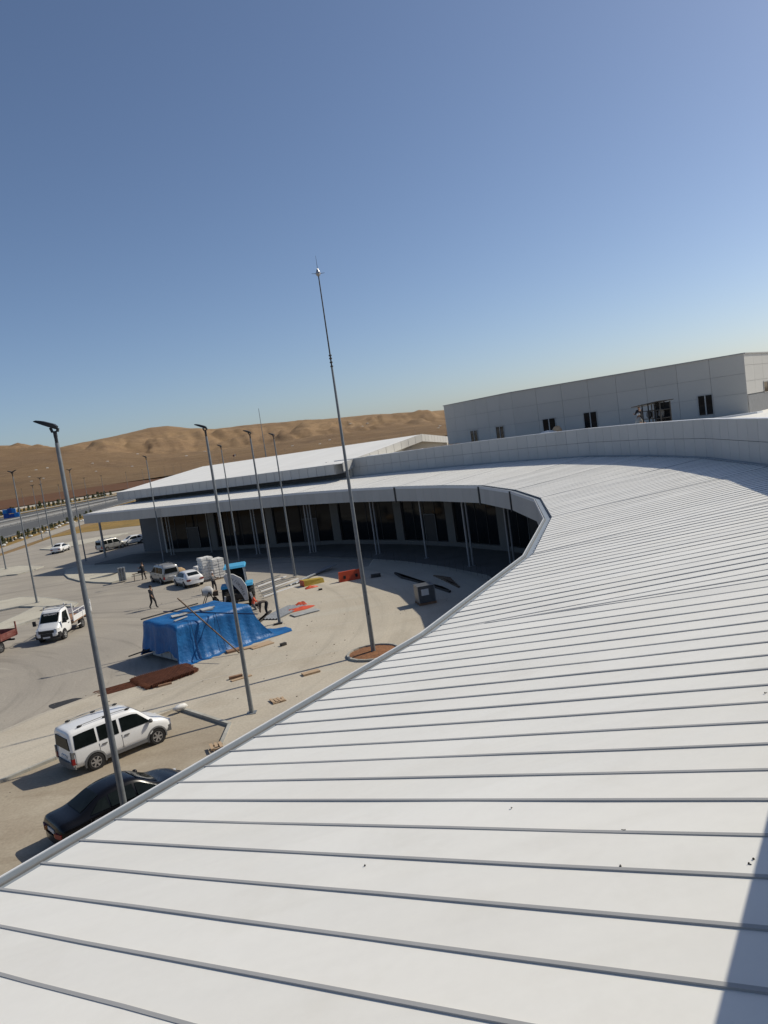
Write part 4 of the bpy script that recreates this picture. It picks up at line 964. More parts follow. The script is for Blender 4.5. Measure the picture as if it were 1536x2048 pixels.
# boom slewed across the back of the machine: curved plate in the y-z plane
path = [(-.62,.62),(-.56,1.10),(-.42,1.62),(-.15,2.10),(.25,2.48),(.72,2.72)]; wid = [.13,.22,.34,.38,.30,.16]
rings = []
for k, ((y,z),w2) in enumerate(zip(path,wid)):
    p_ = Vector((-2.1,y,z)); nx = path[min(k+1,5)]; pv = path[max(k-1,0)]; d2 = Vector((0,nx[0]-pv[0],nx[1]-pv[1])).normalized(); nr = Vector((0,-d2.z,d2.y))
    rings.append([p_+nr*w2+Vector((-.13,0,0)),p_+nr*w2+Vector((.13,0,0)),p_-nr*w2+Vector((.13,0,0)),p_-nr*w2+Vector((-.13,0,0))])
bo_ = MB().ring(rings).build('boom', BOOM, bh, smooth=30)
for ch, (y,z), an in zip('HİDROMEK', [(.22,2.36),(.02,2.18),(-.12,2.02),(-.22,1.86),(-.31,1.68),(-.38,1.49),(-.43,1.29),(-.47,1.08)], (-38,-45,-52,-58,-64,-69,-73,-77)):
    cu = bpy.data.curves.new('lettering','FONT'); cu.body = ch; cu.size = .26; cu.extrude = .003; cu.align_x = 'CENTER'; cu.align_y = 'CENTER'
    to = bpy.data.objects.new('tmp', cu); COL.objects.link(to); me = bpy.data.meshes.new_from_object(to.evaluated_get(bpy.context.evaluated_depsgraph_get())); bpy.data.objects.remove(to)
    me.materials.clear(); me.materials.append(INK)
    zz = Vector((-1,0,0)); ex_ = Vector((0,-math.cos(R(an)),math.sin(R(an)))); yy = zz.cross(ex_); mt = Matrix((ex_,yy,zz)).transposed().to_4x4(); mt.translation = (-2.236,y,z); me.transform(mt)
    lo = bpy.data.objects.new('lettering', me); COL.objects.link(lo); lo.parent = bo_
MB().hexa([(-2.3,.62,2.80),(-2.1,.62,2.80),(-2.1,.82,2.70),(-2.3,.82,2.70),(-2.3,.30,.95),(-2.1,.30,.95),(-2.1,.48,.90),(-2.3,.48,.90)]).build('dipper', BOOM, bh)
MB().cyl((-2.0,-.75,1.2),(-2.0,.30,2.62),.05,.05,8).build('boom_ram', ALLOY, bh)
m_ = MB(); rings = []
for y_ in (-.45,.30):
    rings.append([Vector((-2.2,.25,0))+Vector((y_,x,z)) for x, z in ((0,.95),(.25,.85),(.45,.5),(.35,.15),(-.1,.05),(-.15,.12),(.22,.25),(.3,.5),(.1,.75))])
m_.ring(rings).build('bucket', BROWN, bh)
m_ = MB(); rings = []
for y_ in (-1.1,1.1): rings.append([Vector((2.6+x,y_,z)) for x, z in ((0,.1),(.6,.06),(.62,.1),(.1,.25),(.05,.7),(.3,.9),(.26,.93),(-.05,.78))])
m_.ring(rings).build('loader_bucket', DIRTM, bh)
for sgn in (-1,1): MB().bar((.6,sgn*.6,1.5),(2.7,sgn*.6,.5),.14,.2).build('loader_arm', BOOM, bh)

# --- small concrete mixer
q = at(420,1207); mx = thing('concrete_mixer', 'small concrete mixer with dark drum mouth beside the backhoe', 'concrete mixer', q, R(200))
MB().lathe([(-.42,.18),(-.25,.40),(.1,.44),(.38,.30),(.46,.28)],'x',18,(0,0,1.0)).build('drum', BOOM, mx, smooth=40)
MB().cyl((.44,0,1.0),(.48,0,1.0),.26,.26,18).build('drum_mouth', BLACK, mx)
m_ = MB()
for sgn in (-1,1): m_.bar((-.5,sgn*.45,0),(0,sgn*.42,1.0),.06); m_.bar((.5,sgn*.45,0),(0,sgn*.42,1.0),.06)
m_.bar((-.5,-.45,.2),(-.5,.45,.2),.05); m_.bar((0,-.48,1.0),(0,.48,1.0),.06); m_.build('stand', DIRTM, mx)
MB().box((-.55,.0,.75),(.4,.5,.4)).build('motor_box', BROWN, mx)
for sgn in (-1,1): wheel(mx, -.5, sgn*.52, .2, .1, STEELP, 4)

# --- pallets of wrapped white sacks
def sack_pallet(px, rz, nl, label, top=None, dx=0, dy=0, z0=0):
    p = at(*px)+Vector((dx,dy,z0)); t = thing('sack_pallet', label, 'sacks', p, rz)
    m_ = MB(); 
    for k in range(4): m_.box((-.48+k*.32,0,.10),(.12,1.1,.03))
    for k in range(3): m_.box((0,-.5+k*.5,.05),(1.1,.1,.08))
    m_.build('pallet', WOOD, t)
    for lv in range(nl):
        for i_ in range(2):
            for j_ in range(2):
                o = MB().box((0,0,0),(.615,.615,.285)).build('sack', BAG, t)
                bm = bmesh.new(); bm.from_mesh(o.data); bmesh.ops.bevel(bm, geom=bm.edges[:], offset=.05, segments=2, affect='EDGES'); bm.to_mesh(o.data); bm.free()
                o.location = (-.29+.58*i_+random.uniform(-.03,.03), -.29+.58*j_+random.uniform(-.03,.03), .27+lv*.265); o.rotation_euler = (0,0,random.uniform(-.05,.05))
                if random.random() < .7:
                    for fx, fy in ((-1,0),(0,-1)):
                        if (fx and i_ == 0) or (fy and j_ == 0):
                            MB().box((fx*.303,fy*.303,random.uniform(-.03,.03)),(.006 if fx else random.uniform(.12,.24),.006 if fy else random.uniform(.12,.24),.05)).build('print', INK, o)
    return t
sack_pallet((416,1160), R(35), 8, 'tall pallet of white sacks stacked behind the white hatchback')
sack_pallet((437,1157), R(35), 7, 'tall pallet of white sacks stacked beside the backhoe cab')
sack_pallet((404,1155), R(35), 4, 'low pallet of white sacks behind the taller pallets')
# --- corrugated metal drum/tank on island
q = at(246,1161,.15); tk = thing('corrugated_bundle', 'upright bundle of shiny corrugated duct standing on the rounded island', 'metal bundle', q, R(20))
for k in range(9):
    MB().lathe([(0,.11),(.0,.13)]+[(z*.1, .13 if z % 2 else .115) for z in range(1,14)]+[(1.4,.12)],'z',10,((k%3)*.26-.26,(k//3)*.26-.26,0)).build('duct', GALV, tk, smooth=60)
q = at(205,1153,.15)
for k in range(5):
    o = tag(MB().box((0,0,.04+k*.0),(2.2-.2*k,.16,.05)).build('steel_profile', DIRTM if k > 1 else GALV), 'loose steel profile lying on the rounded island', 'steel profile', 'loose profiles on the island')
    o.location = (q.x+.2*k, q.y+.35*k-.6, .15+.0); o.rotation_euler = (0,0,R(15+6*k))

# --- tarp-covered cabin
tb = at(366,1331,ZA); tl_ = at(281,1319,ZA)
top_b, top_a, top_c = at(351,1252,2.35), at(287,1240.5,2.35), at(497,1208.4,2.35)
ux = (top_c-top_b); ux.z = 0; Lx = ux.length; ux.normalize(); uy = (top_a-top_b); uy.z = 0; Ly = uy.length; uy.normalize()
top_d = top_a+(top_c-top_b)
tc = thing('tarped_cabin', 'long low cabin wrapped in a blue tarpaulin with a skirt on the ground', 'tarpaulin', ((top_b.x+top_d.x)/2,(top_b.y+top_d.y)/2,ZA)); TO = tuple(tc.location)
# inner panels showing under the tarp at the end
for k in range(3):
    p0 = top_b.lerp(top_a, .06+k*.30)+ux*.12; p1 = top_b.lerp(top_a, .06+(k+1)*.30-.02)+ux*.12
    MB().hexa([(p0.x,p0.y,ZA+.02),(p0.x+ux.x*.1,p0.y+ux.y*.1,ZA+.02),(p1.x+ux.x*.1,p1.y+ux.y*.1,ZA+.02),(p1.x,p1.y,ZA+.02),(p0.x,p0.y,2.2),(p0.x+ux.x*.1,p0.y+ux.y*.1,2.2),(p1.x+ux.x*.1,p1.y+ux.y*.1,2.2),(p1.x,p1.y,2.2)]).build('cabin_panel', INSUL, tc, TO)
# cloth: perimeter walk; rings from top centre outwards then down
cor = [top_b, top_c, top_d, top_a]; per = []
for k in range(4):
    a_, b_ = cor[k], cor[(k+1)%4]; n_s = (46,22,46,22)[k]
    for j in range(n_s): per.append((a_.lerp(b_, j/n_s), k, j/n_s))
ctr = (top_a+top_c)/2; rings = []
for f in (.02,.35,.7,.93,1.0):
    rings.append([Vector((ctr.x+(p.x-ctr.x)*f, ctr.y+(p.y-ctr.y)*f, 2.38-.03*f+.09*noise.noise(Vector((ctr.x+(p.x-ctr.x)*f*1.2,ctr.y+(p.y-ctr.y)*f*1.2,1)))*(1-f*.5)-(.03 if f > .98 else 0))) for p, k, u in per])
nper = len(per)
for lv in range(1, 13):
    f = lv/12; row = []
    for idx, (p, k, u) in enumerate(per):
        nr = [-uy, ux, uy, -ux][k]; nr2 = nr.copy()
        cr = min(u, 1-u)
        if cr < .08: nr2 = (nr + ([-uy,ux,uy,-ux][(k-1)%4] if u < .5 else [-uy,ux,uy,-ux][(k+1)%4])*(1-cr/.08)*.9).normalized()
        fl = (.10+.55*f**2.2) if k == 0 else (.10+1.3*f**2.0) if k == 1 else .08+.15*f if k == 3 else .15+.4*f
        fold = (.05+.26*f)*noise.noise(Vector((p.x*1.1, p.y*1.1, f*.5)))+(.03+.07*f)*noise.noise(Vector((p.x*3.4,p.y*3.4,f*1.0)))
        drop = 2.32*f
        if k == 3: 
            s_ = .66+.22*noise.noise(Vector((u*3.3,2.2,0)))+.22*abs(u-.45); drop = 2.32*f*min(1,s_)
        q = p+nr2*(fl+fold); row.append(Vector((q.x,q.y,max(ZA+.012+.03*abs(fold)*4, 2.34-drop))))
    rings.append(row)
# skirt lying on the ground on two sides
row = []
for idx, (p, k, u) in enumerate(per):
    q = rings[-1][idx]; nr = [-uy, ux, uy, -ux][k]
    ext = (.25+.2*noise.noise(Vector((u*9,k,0)))) if k in (0,2) else (1.0*max(.2,1-1.2*u)+.5*noise.noise(Vector((u*6,5,0)))) if k == 1 else 0.0
    row.append(Vector((q.x+nr.x*ext, q.y+nr.y*ext, (ZA+.01) if k != 3 else q.z)))
rings.append(row)
MB().ring(rings, cap=False).build('tarpaulin', TARP, tc, TO, smooth=75)
# ropes over the tarp
for f in (.18,.52):
    a0 = top_b.lerp(top_c, f); m_ = MB().tube([a0+uy*2+Vector((0,0,.06)), a0+Vector((0,0,.05))-uy*.1, a0-uy*.28+Vector((0,0,-1.0)), a0-uy*.72+Vector((0,0,-2.1))], .014, 5); m_.build('rope', DKBLUE, tc, TO)
def pipe(name, a_, b_, r_, m, label, cat='pipe'): return tag(MB().cyl(a_, b_, r_, r_, 8).build(name, m, smooth=40), label, cat)
pe = at(479,1306,ZA+.05); pt = top_b.lerp(top_c,.30)-uy*.12; pt = Vector((pt.x,pt.y,2.46)); pipe('scaffold_pole', pe+(pt-pe)*1.55, pe, .045, BROWN, 'long rusty pole leaning across the blue tarpaulin to the ground')
pipe('scaffold_pole', at(327,1223,2.60), at(515,1228,2.44), .035, DKBLUE, 'dark thin pole lying level across the tarpaulin top')
pipe('scaffold_pole', top_a+Vector((0,0,.09))-ux*.15, top_d+Vector((0,0,.09))-ux*1.2, .045, DIRTM, 'dark pole lying along the back edge of the tarpaulin')
pipe('scaffold_pole', at(257,1313,.75), at(300,1298,.85), .04, DIRTM, 'short pole sticking out of the shaded tarpaulin end')
for px, sz, rz_, lab in (((358,1230),(.9,.6,.05),.4,'pale board lying on the tarpaulin near the crossing poles'),((361,1237),(1.0,.14,.05),1.0,'short batten lying on the tarpaulin beside the pale board'),((413,1218),(.7,.7,.1),.5,'square white board lying on the middle of the tarpaulin'),((395,1221),(2.2,.16,.06),.55,'long pale batten lying along the tarpaulin top')):
    p = at(*px, 2.45); o = tag(MB().box((0,0,0),sz).build('board', LTCLOTH), lab, 'board'); o.location = (p.x,p.y,2.44); o.rotation_euler = (0,0,rz_)

# --- rebar mesh stack
p0, p1, p2, p3 = at(270,1361,ZA), at(303,1377,ZA), at(389,1346,ZA), at(366,1334,ZA)
rb = thing('rebar_mesh_stack', 'stack of rusty reinforcing mesh lying in front of the tarpaulin', 'rebar mesh', ((p0.x+p2.x)/2,(p0.y+p2.y)/2,ZA)); RO = tuple(rb.location)
m_ = MB()
for lv in range(7):
    z = ZA+.02+lv*.026; jj = [random.uniform(-.12,.12) for _ in range(4)]
    for k in range(34):
        f = k/33; a_ = p0.lerp(p1,f); b_ = p3.lerp(p2,f); dd_ = (b_-a_).normalized()
        a_ = a_-dd_*(.1+random.uniform(0,.22)); b_ = b_+dd_*(.1+random.uniform(0,.22)); m_.bar((a_.x,a_.y,z),(b_.x,b_.y,z),.022)
    for k in range(26):
        f = (k+.5)/26; a_ = p0.lerp(p3,f); b_ = p1.lerp(p2,f); dd_ = (b_-a_).normalized(); a_ = a_-dd_*random.uniform(0.05,.2); b_ = b_+dd_*random.uniform(.05,.2)
        m_.bar((a_.x,a_.y,z+.013),(b_.x,b_.y,z+.013),.022)
m_.build('mesh_bars', RUST, rb, RO, kind='stuff')
d0 = (p0-p3).normalized()
m_ = MB()
for k in range(22):
    f = k/21; a_ = p0.lerp(p1,f*.5)+d0*.2; b_ = a_+d0*(1.9+random.uniform(-.4,.2)); m_.bar((a_.x,a_.y,ZA+.015),(b_.x,b_.y,ZA+.015),.02)
m_.build('loose_bars', RUST, rb, RO, kind='stuff')
o = tag(MB().box((0,0,.05),(.7,.14,.1)).build('timber_block', WOODB), 'short timber block at the near edge of the rebar mesh', 'timber'); q = at(330,1371,ZA); o.location = q; o.rotation_euler = (0,0,R(25))

# --- debris boards on the court
def board(px, sz, rz_, m, lab, name='board', cat='board', z=ZA):
    o = tag(MB().box((0,0,sz[2]/2),sz).build(name, m), lab, cat); o.location = at(*px, z); o.rotation_euler = (0,0,R(rz_)); return o
def broken_pallet(px, rz_, lab, n=5, m=WOODB, L=1.0):
    t = thing('broken_pallet', lab, 'pallet', at(*px,ZA), R(rz_))
    for k in range(2): MB().box((0,-.28+k*.42,.03),(L,.07,.06)).build('bearer', m, t)
    for k in range(n): MB().box((-L/2+.06+k*(L-.14)/(n-1),random.uniform(-.08,.08),.072),(.12,.62-.12*(k%2),.022),rz=random.uniform(-.12,.12)).build('slat', m, t)
    return t
broken_pallet((556,1402), 25, 'broken pallet lying beside the white roof edge', 4, WOOD, .62)
broken_pallet((433,1494), 15, 'broken pallet on the dirt of the parking bay corner', 3, WOOD, .5)
board((483,1357),(1.1,.25,.05),30,WOOD,'pale board at the foot of the bay corner lamp shaft'); board((472,1356),(.7,.2,.14),20,WOODB,'dark timber offcut beside the pale board near the lamp')
board((622,1347),(.9,.4,.10),25,WOOD,'pale board lying across the shadow of the mast')
board((522,1291),(1.4,.8,.06),35,WOOD,'wide pale plywood sheet near the tarpaulin skirt'); board((500,1296),(.9,.4,.08),20,WOOD,'narrow pale plywood strip under the tarpaulin skirt')
board((470,1302),(1.0,.5,.12),25,WOODB,'brown crate lid at the tarpaulin skirt'); board((556,1249),(.55,.22,.10),20,BLACK,'small dark block at the tip of the tarpaulin skirt'); 
board((567,1291),(.35,.22,.16),40,DIRTM,'small dark lump alone on the concrete')
board((641,1180),(.3,.2,.12),10,DIRTM,'tiny dark lump near the yellow bundle')
o = tag(MB().blob((0,0,.14),(.34,.16,.14),9,5,4,.2).build('cement_bag', BAG, smooth=60),'crumpled white bag at the corner of the kerb','bag'); o.location = at(361,1420,ZA); o.rotation_euler=(0,0,R(30))
# --- corrugated sheets, orange netting, steel channels
def corr(px, L_, Wd, rz_, lab, tilt=0):
    m_ = MB(); n_c = 30; rows = []
    for e in (0, L_):
        rows.append([Vector((e, -Wd/2+Wd*k/n_c, .08+.035*math.sin(k*math.pi/2.5))) for k in range(n_c+1)])
    m_.ring(rows, cap=False, closed=False); r2 = [[p_-Vector((0,0,.06)) for p_ in r_] for r_ in rows]; m_.ring(r2, cap=False, closed=False)
    o = tag(m_.build('corrugated_sheet', GALV, smooth=60), lab, 'metal sheet'); o.location = at(*px,ZA); o.rotation_euler = (0,R(tilt),R(rz_)); return o
corr((536,1240),3.6,1.6,62,'stack of long corrugated zinc sheets beside the street lamp'); corr((585,1233),1.9,1.0,30,'short corrugated zinc sheets under the orange netting')
def net(px, r_, lab, seed, h=.3):
    m_ = MB(); rnd = random.Random(seed); rr = []
    for a in range(7):
        f = (a+.05)/6.05; rr.append([Vector((r_*f*math.cos(t)*1.6*(1+.3*math.sin(3*t+seed)), r_*f*math.sin(t)*(1+.25*math.cos(2*t)), .02+h*(1-f**2)*(.35+.5*abs(noise.noise(Vector((1.6*f*math.cos(t),1.6*f*math.sin(t),seed))))))) for t in [2*math.pi*k/18 for k in range(18)]])
    o = tag(m_.ring(rr, cap=False).build('orange_netting', ORANGE, smooth=70), lab, 'netting'); o.location = at(*px,ZA); o.rotation_euler = (0,0,R(25)); return o
net((598,1219),.62,'crumpled orange safety netting lying on zinc sheets',1); net((621,1176),.34,'small orange netting heap beside the yellow bundle',2,.35)
net((603,1210),.30,'small upright wad of orange netting behind the larger heap',5,.55)
o = tag(MB().hexa([(-.9,-.45,0),(.9,-.45,0),(.9,.45,0),(-.9,.45,0),(-.9,-.45,.5),(.9,-.35,.35),(.9,.35,.35),(-.9,.45,.5)]).build('wrapped_bundle', YELLOW),'yellow wrapped bundle with a red face on the concrete','bundle'); o.location = at(625,1168,ZA); o.rotation_euler = (0,0,R(28))
o2 = MB().hexa([(-.93,-.46,.01),(-.905,-.46,.01),(-.905,.46,.01),(-.93,.46,.01),(-.93,-.46,.5),(-.905,-.46,.5),(-.905,.46,.5),(-.93,.46,.5)]).build('red_face', ORANGE, o)
bar_ = thing('road_barrier', 'orange plastic road barrier standing in the canopy shade', 'barrier', at(701,1160,ZA), R(15))
MB().hexa([(-.95,-.28,0),(.95,-.28,0),(.95,.28,0),(-.95,.28,0),(-.92,-.10,.8),(.92,-.10,.8),(.92,.10,.8),(-.92,.10,.8)]).build('shell', ORANGE, bar_)
for x in (-.5,.5): MB().box((x,-.2,.35),(.2,.12,.25)).build('fork_slot', BLACK, bar_)
for k in range(6):
    a_ = at(512+k*3,1168+k*5.0,ZA+.05); b_ = at(560+k*12,1150+k*2.4,ZA+.05)
    tag(MB().bar(a_, b_, .12, .08).build('steel_channel', LIP if k % 2 else GALV),'long pale steel channel laid out near the shade edge','steel channel','steel channels laid on the court')
for k in range(5):
    a_ = at(574+k*6,1172-k*2,ZA+.05+.02*k); b_ = at(618+k*5,1152-k*2,ZA+.05+.02*k)
    tag(MB().bar(a_, b_, .12, .08).build('steel_channel', LIP if k % 2 else GALV),'pale steel channel beside the lamp at the shade edge','steel channel','steel channels by the lamp')
for k in range(7):
    a_ = at(618+k*4,1152-k*1.5,ZA+.04); b_ = at(655+k*3,1132-k*.5,ZA+.10+.03*k)
    tag(MB().bar(a_, b_, .10, .05).build('foil_strip', GALV),'grey metal strip heaped in the canopy shade','metal strip','metal strips heaped in the shade')
for k in range(3):
    a_ = at(520-k*4,1240+k*4,ZA+.06); b_ = at(541-k*3,1222+k*4,ZA+.06); tag(MB().bar(a_, b_, .2, .12).build('steel_channel', DIRTM),'dark steel channel at the feet of the bending worker','steel channel','dark channels by the worker')
# --- pile of dark beams and crated box in the shade
for k in range(6):
    a_ = at(790+k*2.5,1146+k*1.6,ZA+.08); b_ = at(900-k*3,1183-k*1.5,ZA+.08)
    tag(MB().bar(a_, b_, .16, .16).build('dark_beam', DIRTM),'dark steel beam lying in the canopy shade behind the wrapped crate','beam','dark beams in the shade')
for k in range(7):
    a_ = at(868+k*5,1151+k*2.2,ZA+.05); b_ = at(900+k*3,1156+k*3,ZA+.05)
    tag(MB().bar(a_, b_, .14, .10).build('formwork_board', BROWN),'formwork board scattered beside the dark beams','board','formwork boards in the shade')
cq = at(852,1206,ZA); cr = thing('wrapped_crate', 'wrapped box with a pale label standing on a pallet in the shade', 'crate', cq, R(12))
for k in range(3): MB().box((0,-.5+k*.5,.06),(1.2,.1,.12)).build('pallet_bearer', WOODB, cr)
for k in range(6): MB().box((-.52+k*.21,0,.14),(.15,1.1,.03)).build('pallet_board', WOODB, cr)
MB().box((0,0,.72),(1.15,1.05,1.12)).build('wrapped_box', mat('grey_wrap',(.10,.103,.106),.35,var=.2,scale=4), cr)
MB().box((-.1,-.53,.85),(.5,.012,.42)).build('label_sheet', PLATE, cr)
for x in (-.56,.56): MB().box((x,-.53,.72),(.05,.03,1.1)).build('corner_guard', GALV, cr)
MB().box((0,-.52,1.27),(1.17,.06,.04)).build('strap', GALV, cr)
tag(MB().box((0,0,.13),(.8,.4,.26)).build('dark_box', DIRTM),'low dark box lying in the shade by the orange barrier','box').location = at(752,1154,ZA)
# --- rebar stubs along the walkway
st0 = MB().cyl((0,0,0),(0,0,1.0),.012,.012,5).build('rebar_stub', DIRTM); tag(st0,'upright rebar stub along the shaded walkway edge','rebar','rebar stubs along the walkway')
first = True
for i_ in range(3, 9):
    L_ = (V[i_+1]-V[i_]).length
    for k in range(6):
        q = V[i_]+D[i_]*(L_*(k+.5)/6)+Nn[i_]*(-.7+random.uniform(-.1,.1))
        o = st0 if first else st0.copy()
        if not first: COL.objects.link(o)
        first = False; o.location = (q.x,q.y,.1); o.rotation_euler = (random.uniform(-.08,.08),random.uniform(-.08,.08),0)
# --- thin dark oval patch on the ground
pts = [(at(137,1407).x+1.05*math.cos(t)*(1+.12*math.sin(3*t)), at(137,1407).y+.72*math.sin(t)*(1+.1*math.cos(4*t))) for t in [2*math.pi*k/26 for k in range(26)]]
sheet('dark_patch', pts, ZA+.006 if False else .006, mat('dark_patch',(.035,.032,.028),.6,var=.3,scale=4))

# ================================================================== FAR THINGS
def crate_pile():
    q = at(20,1036); t = thing('blue_crate_stack', 'stack of bright blue boxes beyond the highway', 'crates', (q.x,q.y,0), R(20))
    sc = (q-Vector((0,0,CAM_H))).length/1500
    for k, (x, z, w_, h_, m) in enumerate(((-5,0,9,9,BLUEB2),(4,0,9,7,BLUEB2),(12,0,8,8,BLUEB),(-6,9,8,7,BLUEB),(2,8,8,9,BLUEB2),(8,8,7,8,BLUEB),(-2,7,3,8,BLUEB))):
        MB().box((x*sc,0,(z+h_/2)*sc),(w_*sc*.96,6*sc,h_*sc*.97)).build('box', m, t)
crate_pile()
def shrub_mesh(seed, r_=1.0):
    rnd = random.Random(seed); m_ = MB()
    for k in range(230):
        a, b_ = rnd.uniform(0,6.28), rnd.random()**.6; hz = rnd.uniform(.15,1.0); rr_ = r_*(.75*b_)*(1.15-hz*.75)
        c_ = Vector((rr_*math.cos(a), rr_*math.sin(a), hz*1.9*r_)); s_ = rnd.uniform(.10,.22)*r_
        ax = Vector((rnd.uniform(-1,1),rnd.uniform(-1,1),rnd.uniform(-.5,1))).normalized(); x_ = ax.orthogonal().normalized()*s_; y_ = ax.cross(x_).normalized()*s_*.7
        m_.poly([c_-x_,c_+y_,c_+x_,c_-y_])
    return m_
def shrub_row(p, q, n, sc, lab, grp, jit=3):
    src = []
    for s_ in range(3):
        pass
    for k in range(n):
        f = (k+random.uniform(.2,.8))/n; x = p[0]+(q[0]-p[0])*f; y = p[1]+(q[1]-p[1])*f
        g = at(x, y); t = thing('shrub', lab, 'shrub', (g.x,g.y,0), random.uniform(0,6), grp); s = sc*random.uniform(.7,1.2); t.scale = (s,s,s*random.uniform(.8,1.3))
        cr_ = linked('crown', CROWNS[k % 3], t); tr = linked('trunk', TRUNK, t)
CROWNS = []; holder = thing('shrub', 'dark green shrub in the dry verge by the service road', 'shrub', tuple(at(5,1091)), 0, 'shrubs on the near verge')
for s_ in range(3): 
    o = shrub_mesh(s_).build('crown', LEAF, holder); CROWNS.append(o)
TRUNK = MB().cyl((0,0,0),(0,0,.7),.06,.03,6).build('trunk', BARK, holder)
shrub_row((-20,1098),(185,1030),30,.66,'dark green shrub in the dry verge by the service road','shrubs on the near verge')
shrub_row((0,1033),(225,991),26,1.25,'dark shrub in the planted strip beyond the highway','shrubs beyond the highway')
for k in range(22):
    f = k/21; g = at(4+200*f+random.uniform(-4,4), 1090-62*f+random.uniform(-3,3)); o = tag(MB().blob((0,0,.15),(.45,.35,.25),7,4,k,.25).build('white_boulder', STONE),'small white boulder in the dry verge','boulder','boulders on the verge'); o.location = (g.x,g.y,0); o.scale = (1.2,1.2,1.2)
def guard_rail(p, q, lab):
    a_, b_ = line_pts(p, q, 0, 50, 200); t = thing('guard_rail', lab, 'guard rail', a_)
    v_ = b_-a_; L_ = v_.length; d2 = v_.normalized()
    MB().bar(Vector((0,0,.62)), v_+Vector((0,0,.62)), .06, .32).build('rail', STEELP, t)
    pst = None
    for k in range(int(min(L_,260)/4)):
        if pst is None: pst = MB().box((0,0,.33),(.1,.1,.66)).build('post', STEEL, t); pst.location = d2*(k*4)
        else: linked('post', pst, t, d2*(k*4)+Vector((0,0,0)))
guard_rail((0,1056.5),(225,1004),'steel guard rail on the near side of the highway median')
guard_rail((0,1047),(225,998.7),'steel guard rail on the far side of the highway median')
guard_rail((0,1036),(225,993),'steel guard rail on the outer edge of the highway')
tag(MB().bar(*line_pts((0,1022.5),(225,986),.5,40,600), .3, 1.0).build('field_wall', STONE),'low pale wall along the edge of the ploughed field','wall')
# white specks of rock on the hills
hm = ho
bvh = None
from mathutils.bvhtree import BVHTree
dg = bpy.context.evaluated_depsgraph_get(); bvh = BVHTree.FromObject(ho, dg)
for k, (x, y) in enumerate(((72,940),(95,936),(58,954),(185,927),(214,923),(192,943),(264,933),(87,957),(63,963),(275,908),(372,912),(410,903),(660,880),(880,852),(877,856),(700,848),(725,853),(735,847),(640,888),(585,892))):
    d = ray(x, y).normalized(); hit = bvh.ray_cast(Vector((0,0,CAM_H)), d)
    if hit[0] is not None:
        dist = hit[3]; s_ = dist/1500
        o = tag(MB().blob((0,0,0),(3.0*s_,1.4*s_,1.0*s_),8,5,k,.3).build('pale_rock', STONE, smooth=50),'pale rock outcrop shining on the dry hillside','rock','pale rocks on the hills'); o.location = hit[0]; o.rotation_euler = (0,0,random.uniform(-.3,.3))

# ================================================================== THINGS ON THE UPPER ROOF
def on_deck(x, y, z): return at(x, y, z)
g = on_plane(V[9]+Mm[9]*(W+1.2), V[7]+Mm[7]*(W+1.2), (820,905))
for k, px in enumerate(((745,911),(770,908),(795,904),(822,900),(846,896),(870,893),(895,889),(908,887))):
    p = on_plane(V[9]+Mm[9]*(W+.9), V[7]+Mm[7]*(W+.9), px)
    t = thing('panel_stack', 'flat stack of pale roof panels on the upper roof edge', 'panel stack', (p.x,p.y,9.05), math.atan2(D[8].y,D[8].x), 'panel stacks along the upper roof edge')
    for j in range(3): MB().box((0,0,.12+j*max(.1,(p.z-9.05)/3.2)),(1.35,.8,.06)).build('panel', LIP if j else WOOD, t)
    for x in (-.5,.5): MB().box((x,0,(p.z-9.05)/2),(.1,.7,max(.1,p.z-9.05-.05))).build('bearer', BROWN, t)
p = on_plane(V[6]+Mm[6]*(W+1.5), V[5]+Mm[5]*(W+1.5), (1095,866))
t = thing('roof_heap', 'small heap of white sheeting below the roof window', 'sheeting', (p.x,p.y,9.05)); MB().blob((0,0,.4),(1.0,.6,max(.3,p.z-9.05-.25)),10,6,3,.25).build('sheet_heap', BAG, t, smooth=60)
MB().blob((.9,0,.5),(.5,.4,.55),8,5,5,.2).build('sack', WOOD, t, smooth=60)
# rolling tool rack under a dark sheet
ka, kb = V[5]+Mm[5]*(W+2.2), V[4]+Mm[4]*(W+2.2)
a_ = on_plane(ka, kb, (1297,846)); b_ = on_plane(ka, kb, (1333,842)); c_ = on_plane(ka, kb, (1316,803))
dr_ = Vector((b_.x-a_.x,b_.y-a_.y,0)); wr = dr_.length; ar = math.atan2(dr_.y,dr_.x); H_ = c_.z-9.05
t = thing('tool_rack', 'dark open rack with a projecting sheet roof on the upper deck', 'rack', ((a_.x+b_.x)/2,(a_.y+b_.y)/2,9.05), ar)
for x in (-wr/2,-wr*.15,wr*.2,wr/2):
    for y in (-.35,.35): MB().bar((x,y,0),(x,y,H_-.05),.07).build('upright', DIRTM, t)
for z in (.5,H_*.45,H_*.72): MB().box((0,0,z),(wr,.7,.05)).build('shelf', DIRTM, t)
MB().box((wr*.1,.36,H_/2),(wr*.8,.03,H_*.9)).build('back_sheet', DKCLOTH, t)
MB().hexa([(-wr/2-1.5,-.6,H_-.22),(wr/2+.1,-.6,H_),(wr/2+.1,.6,H_),(-wr/2-1.5,.6,H_-.22),(-wr/2-1.5,-.6,H_-.16),(wr/2+.1,-.6,H_+.05),(wr/2+.1,.6,H_+.05),(-wr/2-1.5,.6,H_-.16)]).build('sheet_roof', DIRTM, t)
for x in (-wr*.3,wr*.05,wr*.35): MB().blob((x,-.1,H_*.6),(.22,.22,.28),7,5,int(x*10),.2).build('bundle', GRCLOTH, t)
RACK = t
